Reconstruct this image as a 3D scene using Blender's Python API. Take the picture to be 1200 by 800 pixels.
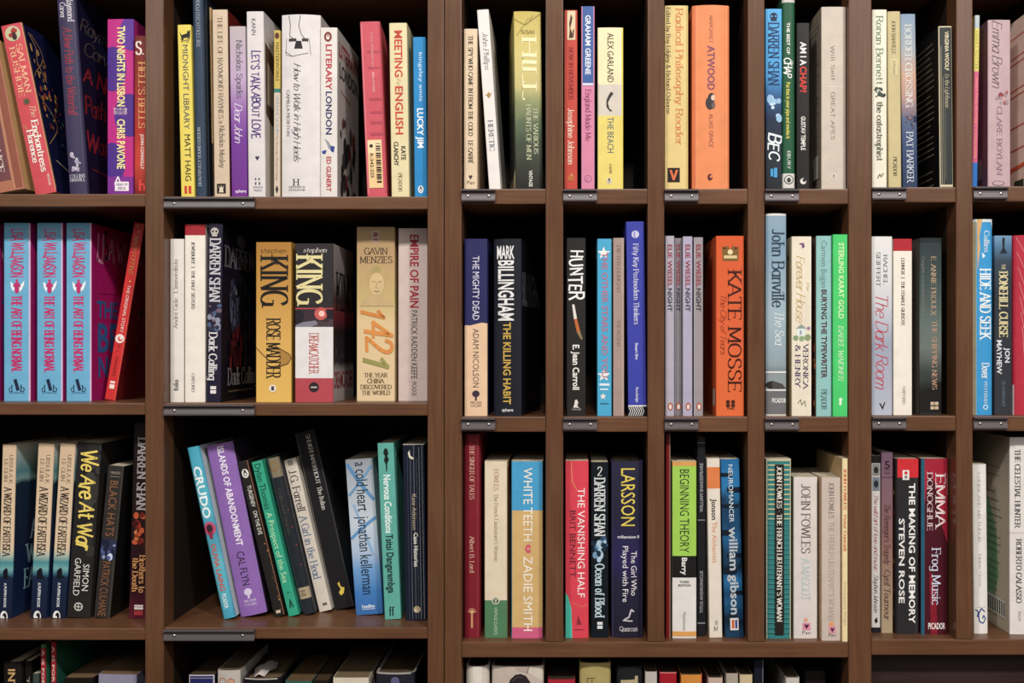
import bpy, bmesh, math, random
from mathutils import Vector

# ---------------------------------------------------------------- scene, camera, light
for o in list(bpy.data.objects):
    bpy.data.objects.remove(o)
SC = bpy.context.scene
COL = SC.collection
U = 0.00095                      # metres per photo pixel on the plane of the shelf fronts
VX, VY, DPX = 667.0, 410.0, 1260.0
DIST = DPX * U
EYE = 1.45

cam_data = bpy.data.cameras.new('camera')
cam = bpy.data.objects.new('camera', cam_data)
COL.objects.link(cam)
cam_data.sensor_fit = 'HORIZONTAL'
cam_data.sensor_width = 36.0
cam_data.lens = 36.0 * DPX / 1200.0
cam_data.shift_x = (600.0 - VX) / 1200.0
cam_data.shift_y = (VY - 400.0) / 1200.0
cam.location = (0, -DIST, EYE)
cam.rotation_euler = (math.pi / 2, 0, 0)
cam_data.clip_start = 0.01
SC.camera = cam

SC.view_settings.view_transform = 'Standard'
SC.view_settings.look = 'None'
SC.view_settings.gamma = 1.0
SC.view_settings.use_curve_mapping = False
SC.view_settings.exposure = 0.18

world = bpy.data.worlds.new('room_light')
SC.world = world
world.use_nodes = True
bg = world.node_tree.nodes['Background']
bg.inputs['Color'].default_value = (1.0, 0.96, 0.92, 1)
bg.inputs['Strength'].default_value = 0.2

def area(name, loc, target, size, power, color):
    d = bpy.data.lights.new(name, 'AREA')
    d.shape = 'DISK'
    d.size = size
    d.energy = power
    d.color = color
    o = bpy.data.objects.new(name, d)
    COL.objects.link(o)
    o.location = loc
    o.rotation_euler = (Vector(target) - Vector(loc)).to_track_quat('-Z', 'Y').to_euler()
    return o

WARM = (1.0, 0.965, 0.925)
area('ceiling_spot', (-1.10, -2.15, EYE + 1.85), (-0.45, 0, EYE - .2), 0.22, 24.0, WARM)
area('ceiling_spot', (0.05, -2.15, EYE + 1.85), (0.05, 0, EYE - .2), 0.22, 31.0, WARM)
area('ceiling_spot', (1.15, -2.15, EYE + 1.85), (0.55, 0, EYE - .2), 0.22, 36.0, WARM)
area('fill_light', (-1.5, -2.9, EYE + 1.25), (0, 0, EYE - .3), 1.0, 9.0, WARM)  # pair of added soft fill lights behind the camera, for frontal brightness
area('fill_light', (1.5, -2.9, EYE + 1.25), (0, 0, EYE - .3), 1.0, 12.0, WARM)

# ---------------------------------------------------------------- helpers
def lin(c):
    c /= 255.0
    return c / 12.92 if c <= 0.04045 else ((c + 0.055) / 1.055) ** 2.4

def hexlin(h):
    h = h.lstrip('#')
    c = [lin(int(h[i:i + 2], 16)) for i in (0, 2, 4)]
    y = .2126 * c[0] + .7152 * c[1] + .0722 * c[2]
    return tuple(v + (y - v) * .09 for v in c) + (1.0,)

_mats = {}
def mat(c, rough=0.42):
    """'#rrggbb' plain printed card, or ('g', [(t, '#..'), ...], noise) a printed picture or painted shade: t runs 0 at the top to 1 at the foot."""
    key = (repr(c), rough)
    if key in _mats:
        return _mats[key]
    m = bpy.data.materials.new('print' if isinstance(c, str) else 'picture_or_shade')
    m.use_nodes = True
    nt = m.node_tree
    b = nt.nodes['Principled BSDF']
    b.inputs['Roughness'].default_value = rough
    b.inputs['Specular IOR Level'].default_value = 0.2
    n = nt.nodes.new('ShaderNodeTexNoise')
    tc = nt.nodes.new('ShaderNodeTexCoord')
    if isinstance(c, str):
        n.inputs['Scale'].default_value = 60.0
        n.inputs['Detail'].default_value = 3.0
        nt.links.new(tc.outputs['Object'], n.inputs['Vector'])
        r = nt.nodes.new('ShaderNodeValToRGB')
        a = hexlin(c)
        r.color_ramp.elements[0].position = 0.3
        r.color_ramp.elements[1].position = 0.7
        r.color_ramp.elements[0].color = (a[0] * .93, a[1] * .93, a[2] * .93, 1)
        r.color_ramp.elements[1].color = (min(1, a[0] * 1.05), min(1, a[1] * 1.05), min(1, a[2] * 1.05), 1)
        nt.links.new(n.outputs['Fac'], r.inputs['Fac'])
    else:
        _, stops, amt = c
        sep = nt.nodes.new('ShaderNodeSeparateXYZ')
        nt.links.new(tc.outputs['Generated'], sep.inputs[0])
        n.inputs['Scale'].default_value = 28.0
        n.inputs['Detail'].default_value = 5.0
        nt.links.new(tc.outputs['Object'], n.inputs['Vector'])
        s = nt.nodes.new('ShaderNodeMath'); s.operation = 'SUBTRACT'; s.inputs[1].default_value = 0.5
        nt.links.new(n.outputs['Fac'], s.inputs[0])
        k = nt.nodes.new('ShaderNodeMath'); k.operation = 'MULTIPLY'; k.inputs[1].default_value = amt
        nt.links.new(s.outputs[0], k.inputs[0])
        ad = nt.nodes.new('ShaderNodeMath'); ad.operation = 'ADD'
        nt.links.new(sep.outputs['Z'], ad.inputs[0]); nt.links.new(k.outputs[0], ad.inputs[1])
        r = nt.nodes.new('ShaderNodeValToRGB')
        st = sorted([(1 - t, h) for t, h in stops])
        r.color_ramp.elements[0].position = st[0][0]; r.color_ramp.elements[0].color = hexlin(st[0][1])
        r.color_ramp.elements[1].position = st[-1][0]; r.color_ramp.elements[1].color = hexlin(st[-1][1])
        for p, h in st[1:-1]:
            e = r.color_ramp.elements.new(p); e.color = hexlin(h)
        nt.links.new(ad.outputs[0], r.inputs['Fac'])
    nt.links.new(r.outputs['Color'], b.inputs['Base Color'])
    _mats[key] = m
    return m

def wood_mat(name, dark, light, rough, axis):
    m = bpy.data.materials.new(name)
    m.use_nodes = True
    nt = m.node_tree
    b = nt.nodes['Principled BSDF']
    b.inputs['Roughness'].default_value = rough
    b.inputs['Specular IOR Level'].default_value = 0.3
    tc = nt.nodes.new('ShaderNodeTexCoord')
    mp = nt.nodes.new('ShaderNodeMapping')
    mp.inputs['Scale'].default_value = {'x': (6, 120, 120), 'z': (120, 120, 6)}[axis]
    nt.links.new(tc.outputs['Object'], mp.inputs['Vector'])
    n = nt.nodes.new('ShaderNodeTexNoise')
    n.inputs['Scale'].default_value = 2.2
    n.inputs['Detail'].default_value = 6
    nt.links.new(mp.outputs[0], n.inputs['Vector'])
    n2 = nt.nodes.new('ShaderNodeTexNoise')
    n2.inputs['Scale'].default_value = 9
    n2.inputs['Detail'].default_value = 3
    nt.links.new(tc.outputs['Object'], n2.inputs['Vector'])
    mx = nt.nodes.new('ShaderNodeMath'); mx.operation = 'MULTIPLY_ADD'
    mx.inputs[1].default_value = 0.55
    sc2 = nt.nodes.new('ShaderNodeMath'); sc2.operation = 'MULTIPLY'; sc2.inputs[1].default_value = 0.45
    nt.links.new(n2.outputs['Fac'], sc2.inputs[0])
    nt.links.new(n.outputs['Fac'], mx.inputs[0]); nt.links.new(sc2.outputs[0], mx.inputs[2])
    r = nt.nodes.new('ShaderNodeValToRGB')
    r.color_ramp.elements[0].position = 0.36; r.color_ramp.elements[0].color = hexlin(dark)
    r.color_ramp.elements[1].position = 0.64; r.color_ramp.elements[1].color = hexlin(light)
    nt.links.new(mx.outputs[0], r.inputs['Fac'])
    nt.links.new(r.outputs['Color'], b.inputs['Base Color'])
    bp = nt.nodes.new('ShaderNodeBump'); bp.inputs['Strength'].default_value = 0.08; bp.inputs['Distance'].default_value = 0.001
    nt.links.new(n.outputs['Fac'], bp.inputs['Height']); nt.links.new(bp.outputs[0], b.inputs['Normal'])
    return m

WOOD_V = wood_mat('brown_wood_upright', '#583722', '#69462e', 0.28, 'z')
WOOD_H = wood_mat('brown_wood_shelf', '#583722', '#6c472d', 0.36, 'x')
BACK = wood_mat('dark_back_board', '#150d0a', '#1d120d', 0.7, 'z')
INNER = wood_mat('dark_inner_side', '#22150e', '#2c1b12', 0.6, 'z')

def metal_mat(name, col, rough, metallic):
    m = bpy.data.materials.new(name); m.use_nodes = True
    nt = m.node_tree; b = nt.nodes['Principled BSDF']
    b.inputs['Metallic'].default_value = metallic
    b.inputs['Base Color'].default_value = hexlin(col)
    n = nt.nodes.new('ShaderNodeTexNoise'); n.inputs['Scale'].default_value = 90
    mr = nt.nodes.new('ShaderNodeMapRange')
    mr.inputs['To Min'].default_value = rough - .06; mr.inputs['To Max'].default_value = rough + .06
    nt.links.new(n.outputs['Fac'], mr.inputs['Value']); nt.links.new(mr.outputs[0], b.inputs['Roughness'])
    return m
HOLDER = metal_mat('dark_painted_metal', '#4e4547', 0.42, 0.1)
SCREW = metal_mat('steel_screw', '#b4aea8', 0.34, 1.0)

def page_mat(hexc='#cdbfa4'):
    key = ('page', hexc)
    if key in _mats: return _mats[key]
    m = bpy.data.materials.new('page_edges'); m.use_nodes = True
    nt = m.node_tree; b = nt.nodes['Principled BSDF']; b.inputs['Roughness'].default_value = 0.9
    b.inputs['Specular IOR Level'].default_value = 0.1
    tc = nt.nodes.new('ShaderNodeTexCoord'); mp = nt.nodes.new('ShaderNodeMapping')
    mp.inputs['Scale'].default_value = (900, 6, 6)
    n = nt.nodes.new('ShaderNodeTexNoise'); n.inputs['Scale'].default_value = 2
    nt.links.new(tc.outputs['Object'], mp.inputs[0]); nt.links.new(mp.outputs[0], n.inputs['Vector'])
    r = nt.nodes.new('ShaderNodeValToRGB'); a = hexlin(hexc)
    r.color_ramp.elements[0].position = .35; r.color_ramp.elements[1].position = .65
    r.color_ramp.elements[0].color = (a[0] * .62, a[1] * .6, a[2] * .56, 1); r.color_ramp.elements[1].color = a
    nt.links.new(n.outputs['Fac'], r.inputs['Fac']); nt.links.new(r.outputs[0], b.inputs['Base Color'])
    _mats[key] = m
    return m

def empty(name, loc, label=None, cat=None, group=None, rot=(0, 0, 0)):
    o = bpy.data.objects.new(name, None)
    COL.objects.link(o)
    o.empty_display_size = 0.02
    o.location = loc
    o.rotation_euler = rot
    if label: o['label'] = label
    if cat: o['category'] = cat
    if group: o['group'] = group
    return o

def mesh_obj(name, verts, faces, mats, idx=None, parent=None, smooth=False):
    me = bpy.data.meshes.new(name)
    me.from_pydata(verts, [], faces)
    for m in mats: me.materials.append(m)
    if idx: me.polygons.foreach_set('material_index', idx)
    if smooth: me.polygons.foreach_set('use_smooth', [True] * len(faces))
    me.update()
    o = bpy.data.objects.new(name, me)
    COL.objects.link(o)
    if parent: o.parent = parent
    return o

def box_obj(name, lo, hi, material, parent=None, bevel=0.0):
    bm = bmesh.new()
    bmesh.ops.create_cube(bm, size=1.0)
    for v in bm.verts:
        v.co = Vector([(lo[i] + hi[i]) / 2 + v.co[i] * (hi[i] - lo[i]) for i in range(3)])
    if bevel:
        bmesh.ops.bevel(bm, geom=list(bm.edges), offset=bevel, segments=2, affect='EDGES', profile=0.6)
    me = bpy.data.meshes.new(name); bm.to_mesh(me); bm.free()
    me.materials.append(material)
    o = bpy.data.objects.new(name, me); COL.objects.link(o)
    if parent: o.parent = parent
    return o

def X(px, s=0.0): return (px - VX) * U * (DPX + s) / DPX
def Z(py, s=0.0): return EYE + (VY - py) * U * (DPX + s) / DPX

# ---------------------------------------------------------------- lettering
G = {}
def g(ch, w, *strokes):
    out = []
    for s in strokes:
        kind, pts = s[0], [tuple(float(v) / 10 for v in p.split(',')) for p in s[1:].split()]
        if kind == 'c':
            closed = pts[0] == pts[-1]
            q = []
            n = len(pts)
            for i in range(n - 1):
                p0 = pts[i - 1] if i > 0 else (pts[n - 2] if closed else pts[0])
                p1, p2 = pts[i], pts[i + 1]
                p3 = pts[i + 2] if i + 2 < n else (pts[1] if closed else pts[-1])
                for k in range(3):
                    t = k / 3.0
                    q.append(tuple(0.5 * (2 * p1[a] + (p2[a] - p0[a]) * t + (2 * p0[a] - 5 * p1[a] + 4 * p2[a] - p3[a]) * t * t
                                          + (3 * p1[a] - p0[a] - 3 * p2[a] + p3[a]) * t ** 3) for a in (0, 1)))
            q.append(pts[-1])
            out.append(('c', q))
        else:
            out.append(('l', pts))
    G[ch] = (w / 10.0, out)
BOWL_A = 'c5.3,4.9 4,6.4 2.2,6.2 .7,4.6 .7,2 2.2,.2 4,.2 5.3,1.8'
BOWL_B = 'c1,4.8 2.4,6.4 4.2,6.3 5.6,4.6 5.6,2 4.2,.2 2.4,.1 1,1.6'
ARCH = 'c1,4.4 2.2,6.1 3.8,6.5 5,5.4 5.2,3.8 5.2,0'
g('A', 8, 'l0,0 4,10 8,0', 'l1.4,3.6 6.6,3.6')
g('B', 7.4, 'l1,0 1,10', 'c1,10 4.5,10 6,9 6.3,7.7 5.6,5.9 4,5.3 1,5.3', 'c1,5.3 4.5,5.3 6.5,4.6 7,2.8 6.3,.9 4.5,0 1,0')
g('C', 8, 'c7.6,8 6.5,9.5 4.5,10 2,9 .6,6.6 .6,3.4 2,1 4.5,0 6.5,.5 7.6,2')
g('D', 8.2, 'l1,0 1,10', 'c1,10 4,10 6.5,8.8 7.6,6.2 7.6,3.8 6.5,1.2 4,0 1,0')
g('E', 6.9, 'l1,0 1,10', 'l1,10 6.3,10', 'l1,5.3 5.4,5.3', 'l1,0 6.6,0')
g('F', 6.4, 'l1,0 1,10', 'l1,10 6.3,10', 'l1,5.2 5.3,5.2')
g('G', 8.5, 'c7.6,8 6.5,9.5 4.5,10 2,9 .6,6.6 .6,3.4 2,1 4.5,0 6.6,.6 7.7,2', 'l7.7,0.5 7.7,4.6 5,4.6')
g('H', 8.2, 'l1,0 1,10', 'l7.2,0 7.2,10', 'l1,5.2 7.2,5.2')
g('I', 2.6, 'l1.3,0 1.3,10')
g('J', 5, 'c3.8,10 3.8,2.6 3.2,.6 1.8,0 .4,1')
g('K', 7.6, 'l1,0 1,10', 'l6.8,10 1,4.2', 'l2.9,6.1 7.4,0')
g('L', 6.4, 'l1,10 1,0', 'l1,0 6.2,0')
g('M', 9.8, 'l1,0 1,10 4.9,1 8.8,10 8.8,0')
g('N', 8.4, 'l1,0 1,10 7.4,0 7.4,10')
g('O', 8.8, 'c.6,5 1.3,8.2 4.4,10 7.5,8.2 8.2,5 7.5,1.8 4.4,0 1.3,1.8 .6,5')
g('P', 7, 'l1,0 1,10', 'c1,10 4.5,10 6.2,9 6.6,7.4 6.1,5.7 4.5,4.8 1,4.8')
g('Q', 8.8, 'c.6,5 1.3,8.2 4.4,10 7.5,8.2 8.2,5 7.5,1.8 4.4,0 1.3,1.8 .6,5', 'l5,2.4 8.2,-1')
g('R', 7.6, 'l1,0 1,10', 'c1,10 4.5,10 6.2,9 6.6,7.6 6.1,6 4.5,5.1 1,5.1', 'l4,5.1 7.4,0')
g('S', 6.8, 'c6,8.2 5,9.6 3.4,10 1.6,9.4 .9,7.8 1.8,6 3.6,5.1 5.4,4.2 6.2,2.4 5.2,.6 3.4,0 1.6,.5 .6,2')
g('T', 7.4, 'l3.7,0 3.7,10', 'l.3,10 7.1,10')
g('U', 8.2, 'c1,10 1,3.4 1.8,1 4.1,0 6.4,1 7.2,3.4 7.2,10')
g('V', 7.8, 'l.2,10 3.9,0 7.6,10')
g('W', 11, 'l.2,10 3,0 5.5,9.4 8,0 10.8,10')
g('X', 7.6, 'l.5,10 7.1,0', 'l7.1,10 .5,0')
g('Y', 7.4, 'l.3,10 3.7,5 7.1,10', 'l3.7,5 3.7,0')
g('Z', 7.2, 'l.8,10 6.6,10 .6,0 6.8,0')
g('a', 6.1, BOWL_A, 'l5.3,6.5 5.3,0')
g('b', 6.3, 'l1,10 1,0', BOWL_B)
g('c', 5.6, 'c5.2,5.2 3.8,6.5 2,6.1 .7,4.4 .7,2.2 2,.4 3.8,0 5.3,1.2')
g('d', 6.3, 'l5.3,10 5.3,0', BOWL_A)
g('e', 5.9, 'l.8,3.4 5.4,3.4', 'c5.4,3.4 5,5.6 3.4,6.5 1.8,6 .7,4.4 .7,2.2 2,.4 3.8,0 5.3,1.2')
g('f', 4, 'c4.2,9.4 3.2,10 2.2,9.2 1.9,7.5 1.9,4 1.9,0', 'l.4,6.3 3.8,6.3')
g('g', 6.2, BOWL_A, 'c5.3,6.4 5.3,2 5.3,-1 4.6,-2.6 2.8,-3 1,-2.4')
g('h', 6.2, 'l1,10 1,0', ARCH)
g('i', 2.4, 'l1.2,6.5 1.2,0', 'l1.2,8.6 1.2,9.4')
g('j', 2.8, 'c1.8,6.5 1.8,2 1.8,-1 1.2,-2.6 0,-2.8', 'l1.8,8.6 1.8,9.4')
g('k', 5.8, 'l1,10 1,0', 'l5,6.4 1,2.6', 'l2.4,3.9 5.4,0')
g('l', 2.4, 'l1.2,10 1.2,0')
g('m', 9, 'l1,6.5 1,0', 'c1,4.6 2,6.2 3.2,6.5 4.3,5.6 4.4,4 4.4,0', 'c4.4,4.6 5.4,6.2 6.6,6.5 7.7,5.6 7.9,4 7.9,0')
g('n', 6.2, 'l1,6.5 1,0', ARCH)
g('o', 6, 'c.7,3.2 1.2,5.4 3,6.5 4.8,5.4 5.3,3.2 4.8,1.1 3,0 1.2,1.1 .7,3.2')
g('p', 6.3, 'l1,6.5 1,-3', BOWL_B)
g('q', 6.3, 'l5.3,6.5 5.3,-3', BOWL_A)
g('r', 4.2, 'l1,6.5 1,0', 'c1,4.2 2,6 3.2,6.5 4.2,6.2')
g('s', 5.3, 'c4.6,5.5 3.4,6.5 1.8,6.3 .9,5.1 1.6,3.9 3.6,3 4.8,1.8 4,.4 2.4,0 .7,1')
g('t', 4.3, 'c1.9,9 1.9,5 1.9,1.6 2.6,.2 4.2,.3', 'l.4,6.3 4,6.3')
g('u', 6.2, 'c1,6.5 1,2.4 1.6,.6 3,0 4.4,.7 5.2,2.2', 'l5.2,6.5 5.2,0')
g('v', 5.6, 'l.3,6.5 2.8,0 5.3,6.5')
g('w', 8.4, 'l.3,6.5 2.3,0 4.2,6 6.1,0 8.1,6.5')
g('x', 5.5, 'l.5,6.5 5,0', 'l5,6.5 .5,0')
g('y', 5.6, 'l.3,6.5 2.8,.2', 'l5.3,6.5 2.8,.2 1.8,-2.4 .4,-2.8')
g('z', 5.5, 'l.6,6.4 4.9,6.4 .5,.1 5,.1')
g('1', 4.6, 'l.8,7.6 2.8,10 2.8,0')
g('2', 6.4, 'c.8,7.6 1.6,9.4 3.2,10 5,9.2 5.6,7.6 4.8,5.4 2.6,2.6 .6,.1', 'l.6,0 6,0')
g('3', 6.4, 'c.8,9 2.6,10 4.8,9 5,7 3.8,5.6 2.4,5.3', 'c2.4,5.3 5,4.8 5.6,2.8 4.6,.6 2.6,0 .6,1')
g('4', 6.6, 'l4.6,0 4.6,10 .5,3 6.4,3')
g('5', 6.4, 'l5.6,10 1.4,10 1,5.6', 'c1,5.6 3,6.4 5,5.4 5.6,3.2 4.6,.8 2.6,0 .6,.8')
g('.', 2.2, 'l1,0 1,.8')
g(',', 2.2, 'l1.2,.8 .7,-1.4')
g("'", 2, 'l1,10 1,7.8')
g('-', 4, 'l.6,3.6 3.4,3.6')
g('|', 3, 'l1.5,-1 1.5,10')
g('\u00b7', 3, 'l1.2,4.4 1.8,5')
g('&', 8, 'c7.4,0 4.6,3.6 2,7.4 2.4,9.4 3.8,10 5,8.8 4.6,7.2 1.6,4.6 .7,2.6 1.6,.5 3.6,0 6,1.6 7.2,4.6')
g('?', 5.6, 'c.8,8 1.6,9.6 3,10 4.8,9 4.8,7 3.2,5.2 2.8,3', 'l2.8,.8 2.8,0')
g('!', 2.6, 'l1.3,10 1.3,3', 'l1.3,.8 1.3,0')
g(' ', 3.4)
for base, acc in (('e', '\u00e9'), ('E', '\u00c9')):
    w_, st_ = G[base]
    top = .8 if base == 'e' else 1.12
    G[acc] = (w_, st_ + [('l', [(w_ / 2 - .02, top), (w_ / 2 + .16, top + .18)])])

# name: (thick, thin, serif, slant, tracking, jitter)
PENS = {
    'F': (.14, .06, 1, 0, .05, 0), 'G': (.2, .08, 1, 0, .06, 0), 'I': (.11, .05, 1, .22, .03, 0),
    'C': (.075, .05, 0, .32, -.04, .03), 'K': (.17, .12, 0, .15, .03, .07), 'J': (.18, .14, 0, 0, .07, .09),
    'M': (.085, .085, 0, 0, .10, 0), 'O': (.26, .10, 0, 0, .05, 0), 'D': (.19, .05, 1, 0, .06, 0),
}
def stroke_text(text, font):
    thick, thin, serif, slant, track, jit = PENS[font]
    rng = random.Random(text + font)
    V, F = [], []
    x0 = 0.0
    def quad(a, b, c, d):
        i = len(V); V.extend((a, b, c, d)); F.append((i, i + 1, i + 2, i + 3))
    def width(dx, dy):
        l = math.hypot(dx, dy) or 1
        return thin + (thick - thin) * abs(dy / l) ** 1.3
    for ch in text:
        w, strokes = G.get(ch, G[' '])
        jr, jy, js = rng.uniform(-jit, jit) * 2, rng.uniform(-jit, jit), 1 + rng.uniform(-jit, jit) * 1.5
        def T(p):
            x, y = p
            x, y = (x - w / 2) * js, (y - .4) * js
            x, y = x * math.cos(jr) - y * math.sin(jr), x * math.sin(jr) + y * math.cos(jr)
            y += .4 + jy
            return (x0 + w / 2 + x + slant * y, y)
        for kind, pts in strokes:
            n = len(pts)
            for i in range(n - 1):
                p, q = pts[i], pts[i + 1]
                dx, dy = q[0] - p[0], q[1] - p[1]
                l = math.hypot(dx, dy) or 1e-6
                wd = width(dx, dy) / 2
                nx, ny = -dy / l * wd, dx / l * wd
                e = min(wd * (.5 if kind == 'c' else .8), l * .5) / l if not (serif and kind == 'l') else 0
                pa = (p[0] - dx * e, p[1] - dy * e); pb = (q[0] + dx * e, q[1] + dy * e)
                quad(T((pa[0] + nx, pa[1] + ny)), T((pa[0] - nx, pa[1] - ny)), T((pb[0] - nx, pb[1] - ny)), T((pb[0] + nx, pb[1] + ny)))
            if serif:
                for p, q in ((pts[0], pts[1]), (pts[-1], pts[-2])):
                    dx, dy = q[0] - p[0], q[1] - p[1]
                    if kind == 'l' and abs(dy) > abs(dx) * .9 and abs(dy) > .3:
                        hw = .13 + thick * .35
                        quad(T((p[0] - hw, p[1] + thin / 2)), T((p[0] - hw, p[1] - thin / 2)), T((p[0] + hw, p[1] - thin / 2)), T((p[0] + hw, p[1] + thin / 2)))
                    elif kind == 'l' and abs(dx) > .3 and abs(dy) < .05 and ch in 'EFLTZ':
                        sgn = -1 if p[1] > .5 else 1
                        quad(T((p[0] - thin / 2, p[1])), T((p[0] + thin / 2, p[1])), T((p[0] + thin / 2, p[1] + .16 * sgn)), T((p[0] - thin / 2, p[1] + .16 * sgn)))
        x0 += w + track
    return V, F, max(x0 - track, .01)

_built = {}
def build_sans():
    """outlines of the built-in typeface, regular ('S') and bold ('B'), one mesh per character"""
    chars = sorted(set("ABCDEFGHIJKLMNOPQRSTUVWXYZabcdefghijklmnopqrstuvwxyz0123456789.,'-&?!|:\u00c9\u00e9"))
    tmp = []
    for key, off in (('S', 0.0), ('B', 0.022)):
        for ch in chars + ['']:
            for body in ((ch, 'H' + ch + 'H') if ch else ('HH',)):
                cu = bpy.data.curves.new('t', 'FONT'); cu.body = body; cu.offset = off; cu.resolution_u = 2
                o = bpy.data.objects.new('t', cu); COL.objects.link(o); tmp.append((key, ch, body, o, cu))
    dg = bpy.context.evaluated_depsgraph_get()
    dg.update()
    meshes, widths = {}, {}
    for key, ch, body, o, cu in tmp:
        me = o.evaluated_get(dg).to_mesh()
        vs = [(v.co.x, v.co.y) for v in me.vertices]; fs = [tuple(p.vertices) for p in me.polygons]
        o.evaluated_get(dg).to_mesh_clear()
        if body == ch and ch: meshes[key, ch] = (vs, fs)
        else: widths[key, ch] = max(v[0] for v in vs) - min(v[0] for v in vs)
    for key in 'SB':
        cap = max(v[1] for v in meshes[key, 'H'][0]); base = min(v[1] for v in meshes[key, 'H'][0])
        for ch in chars:
            vs, fs = meshes[key, ch]
            adv = (widths[key, ch] - widths[key, '']) / (cap - base)
            _built[key, ch] = ([(x / (cap - base), (y - base) / (cap - base)) for x, y in vs], fs, adv)
    for key, ch, body, o, cu in tmp:
        bpy.data.objects.remove(o); bpy.data.curves.remove(cu)
build_sans()

def text_mesh(text, font):
    """2-D mesh with cap height 1 and its length"""
    if font in PENS:
        V, F, x = stroke_text(text, font)
        m = min(v[0] for v in V); M = max(v[0] for v in V)
        return [(a - m, b) for a, b in V], F, max(M - m, .01)
    V, F, x = [], [], 0.0
    for ch in text:
        if (font, ch) not in _built:
            x += .36; continue
        vs, fs, adv = _built[font, ch]
        i = len(V)
        V += [(x + a, b) for a, b in vs]; F += [tuple(i + k for k in f) for f in fs]
        x += adv
    if V:
        m = min(v[0] for v in V); M = max(v[0] for v in V)
        V = [(a - m, b) for a, b in V]; x = M - m
    return V, F, max(x, .01)

# ---------------------------------------------------------------- books
class Face:
    """maps (u, z) on one printed face of a book to local 3-D"""
    def __init__(self, side, w, dep, spine_y):
        self.side, self.w, self.dep, self.sy = side, w, dep, spine_y
    def __call__(self, u, z, e):
        if self.side == 'S':
            x = (u - .5) * self.w
            return (x, self.sy(x) - e, z)
        if self.side == 'R':
            return (self.w / 2 + e, u * self.dep, z)
        return (-self.w / 2 - e, u * self.dep, z)

def sliced(pts, faces, cuts):
    """cut a flat (u, z) mesh along lines of constant u so that it can follow a curved spine"""
    if not pts: return pts, faces
    lo, hi = min(p[0] for p in pts), max(p[0] for p in pts)
    cuts = [c for c in cuts if lo + 1e-5 < c < hi - 1e-5]
    if not cuts: return pts, faces
    bm = bmesh.new()
    vs = [bm.verts.new((a * 100, b * 1000, 0)) for a, b in pts]
    for f in faces:
        try: bm.faces.new([vs[i] for i in f])
        except ValueError: pass
    for c in cuts:
        bmesh.ops.bisect_plane(bm, geom=bm.verts[:] + bm.edges[:] + bm.faces[:], plane_co=(c * 100, 0, 0), plane_no=(1, 0, 0), dist=1e-6)
    bm.verts.index_update()
    out = [(v.co.x / 100, v.co.y / 1000) for v in bm.verts]
    fc = [tuple(v.index for v in f.verts) for f in bm.faces]
    bm.free()
    return out, fc

class Layer:
    def __init__(self): self.v, self.f, self.m, self.mats = [], [], [], []
    def put(self, face, pts, faces, material, e):
        if face.side == 'S': pts, faces = sliced(pts, faces, face.cuts)
        self.add([face(u, z, e) for u, z in pts], faces, material)
    def add(self, verts, faces, material):
        i = len(self.v)
        self.v += verts; self.f += [tuple(i + k for k in f) for f in faces]
        if material not in self.mats: self.mats.append(material)
        self.m += [self.mats.index(material)] * len(faces)

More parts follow.
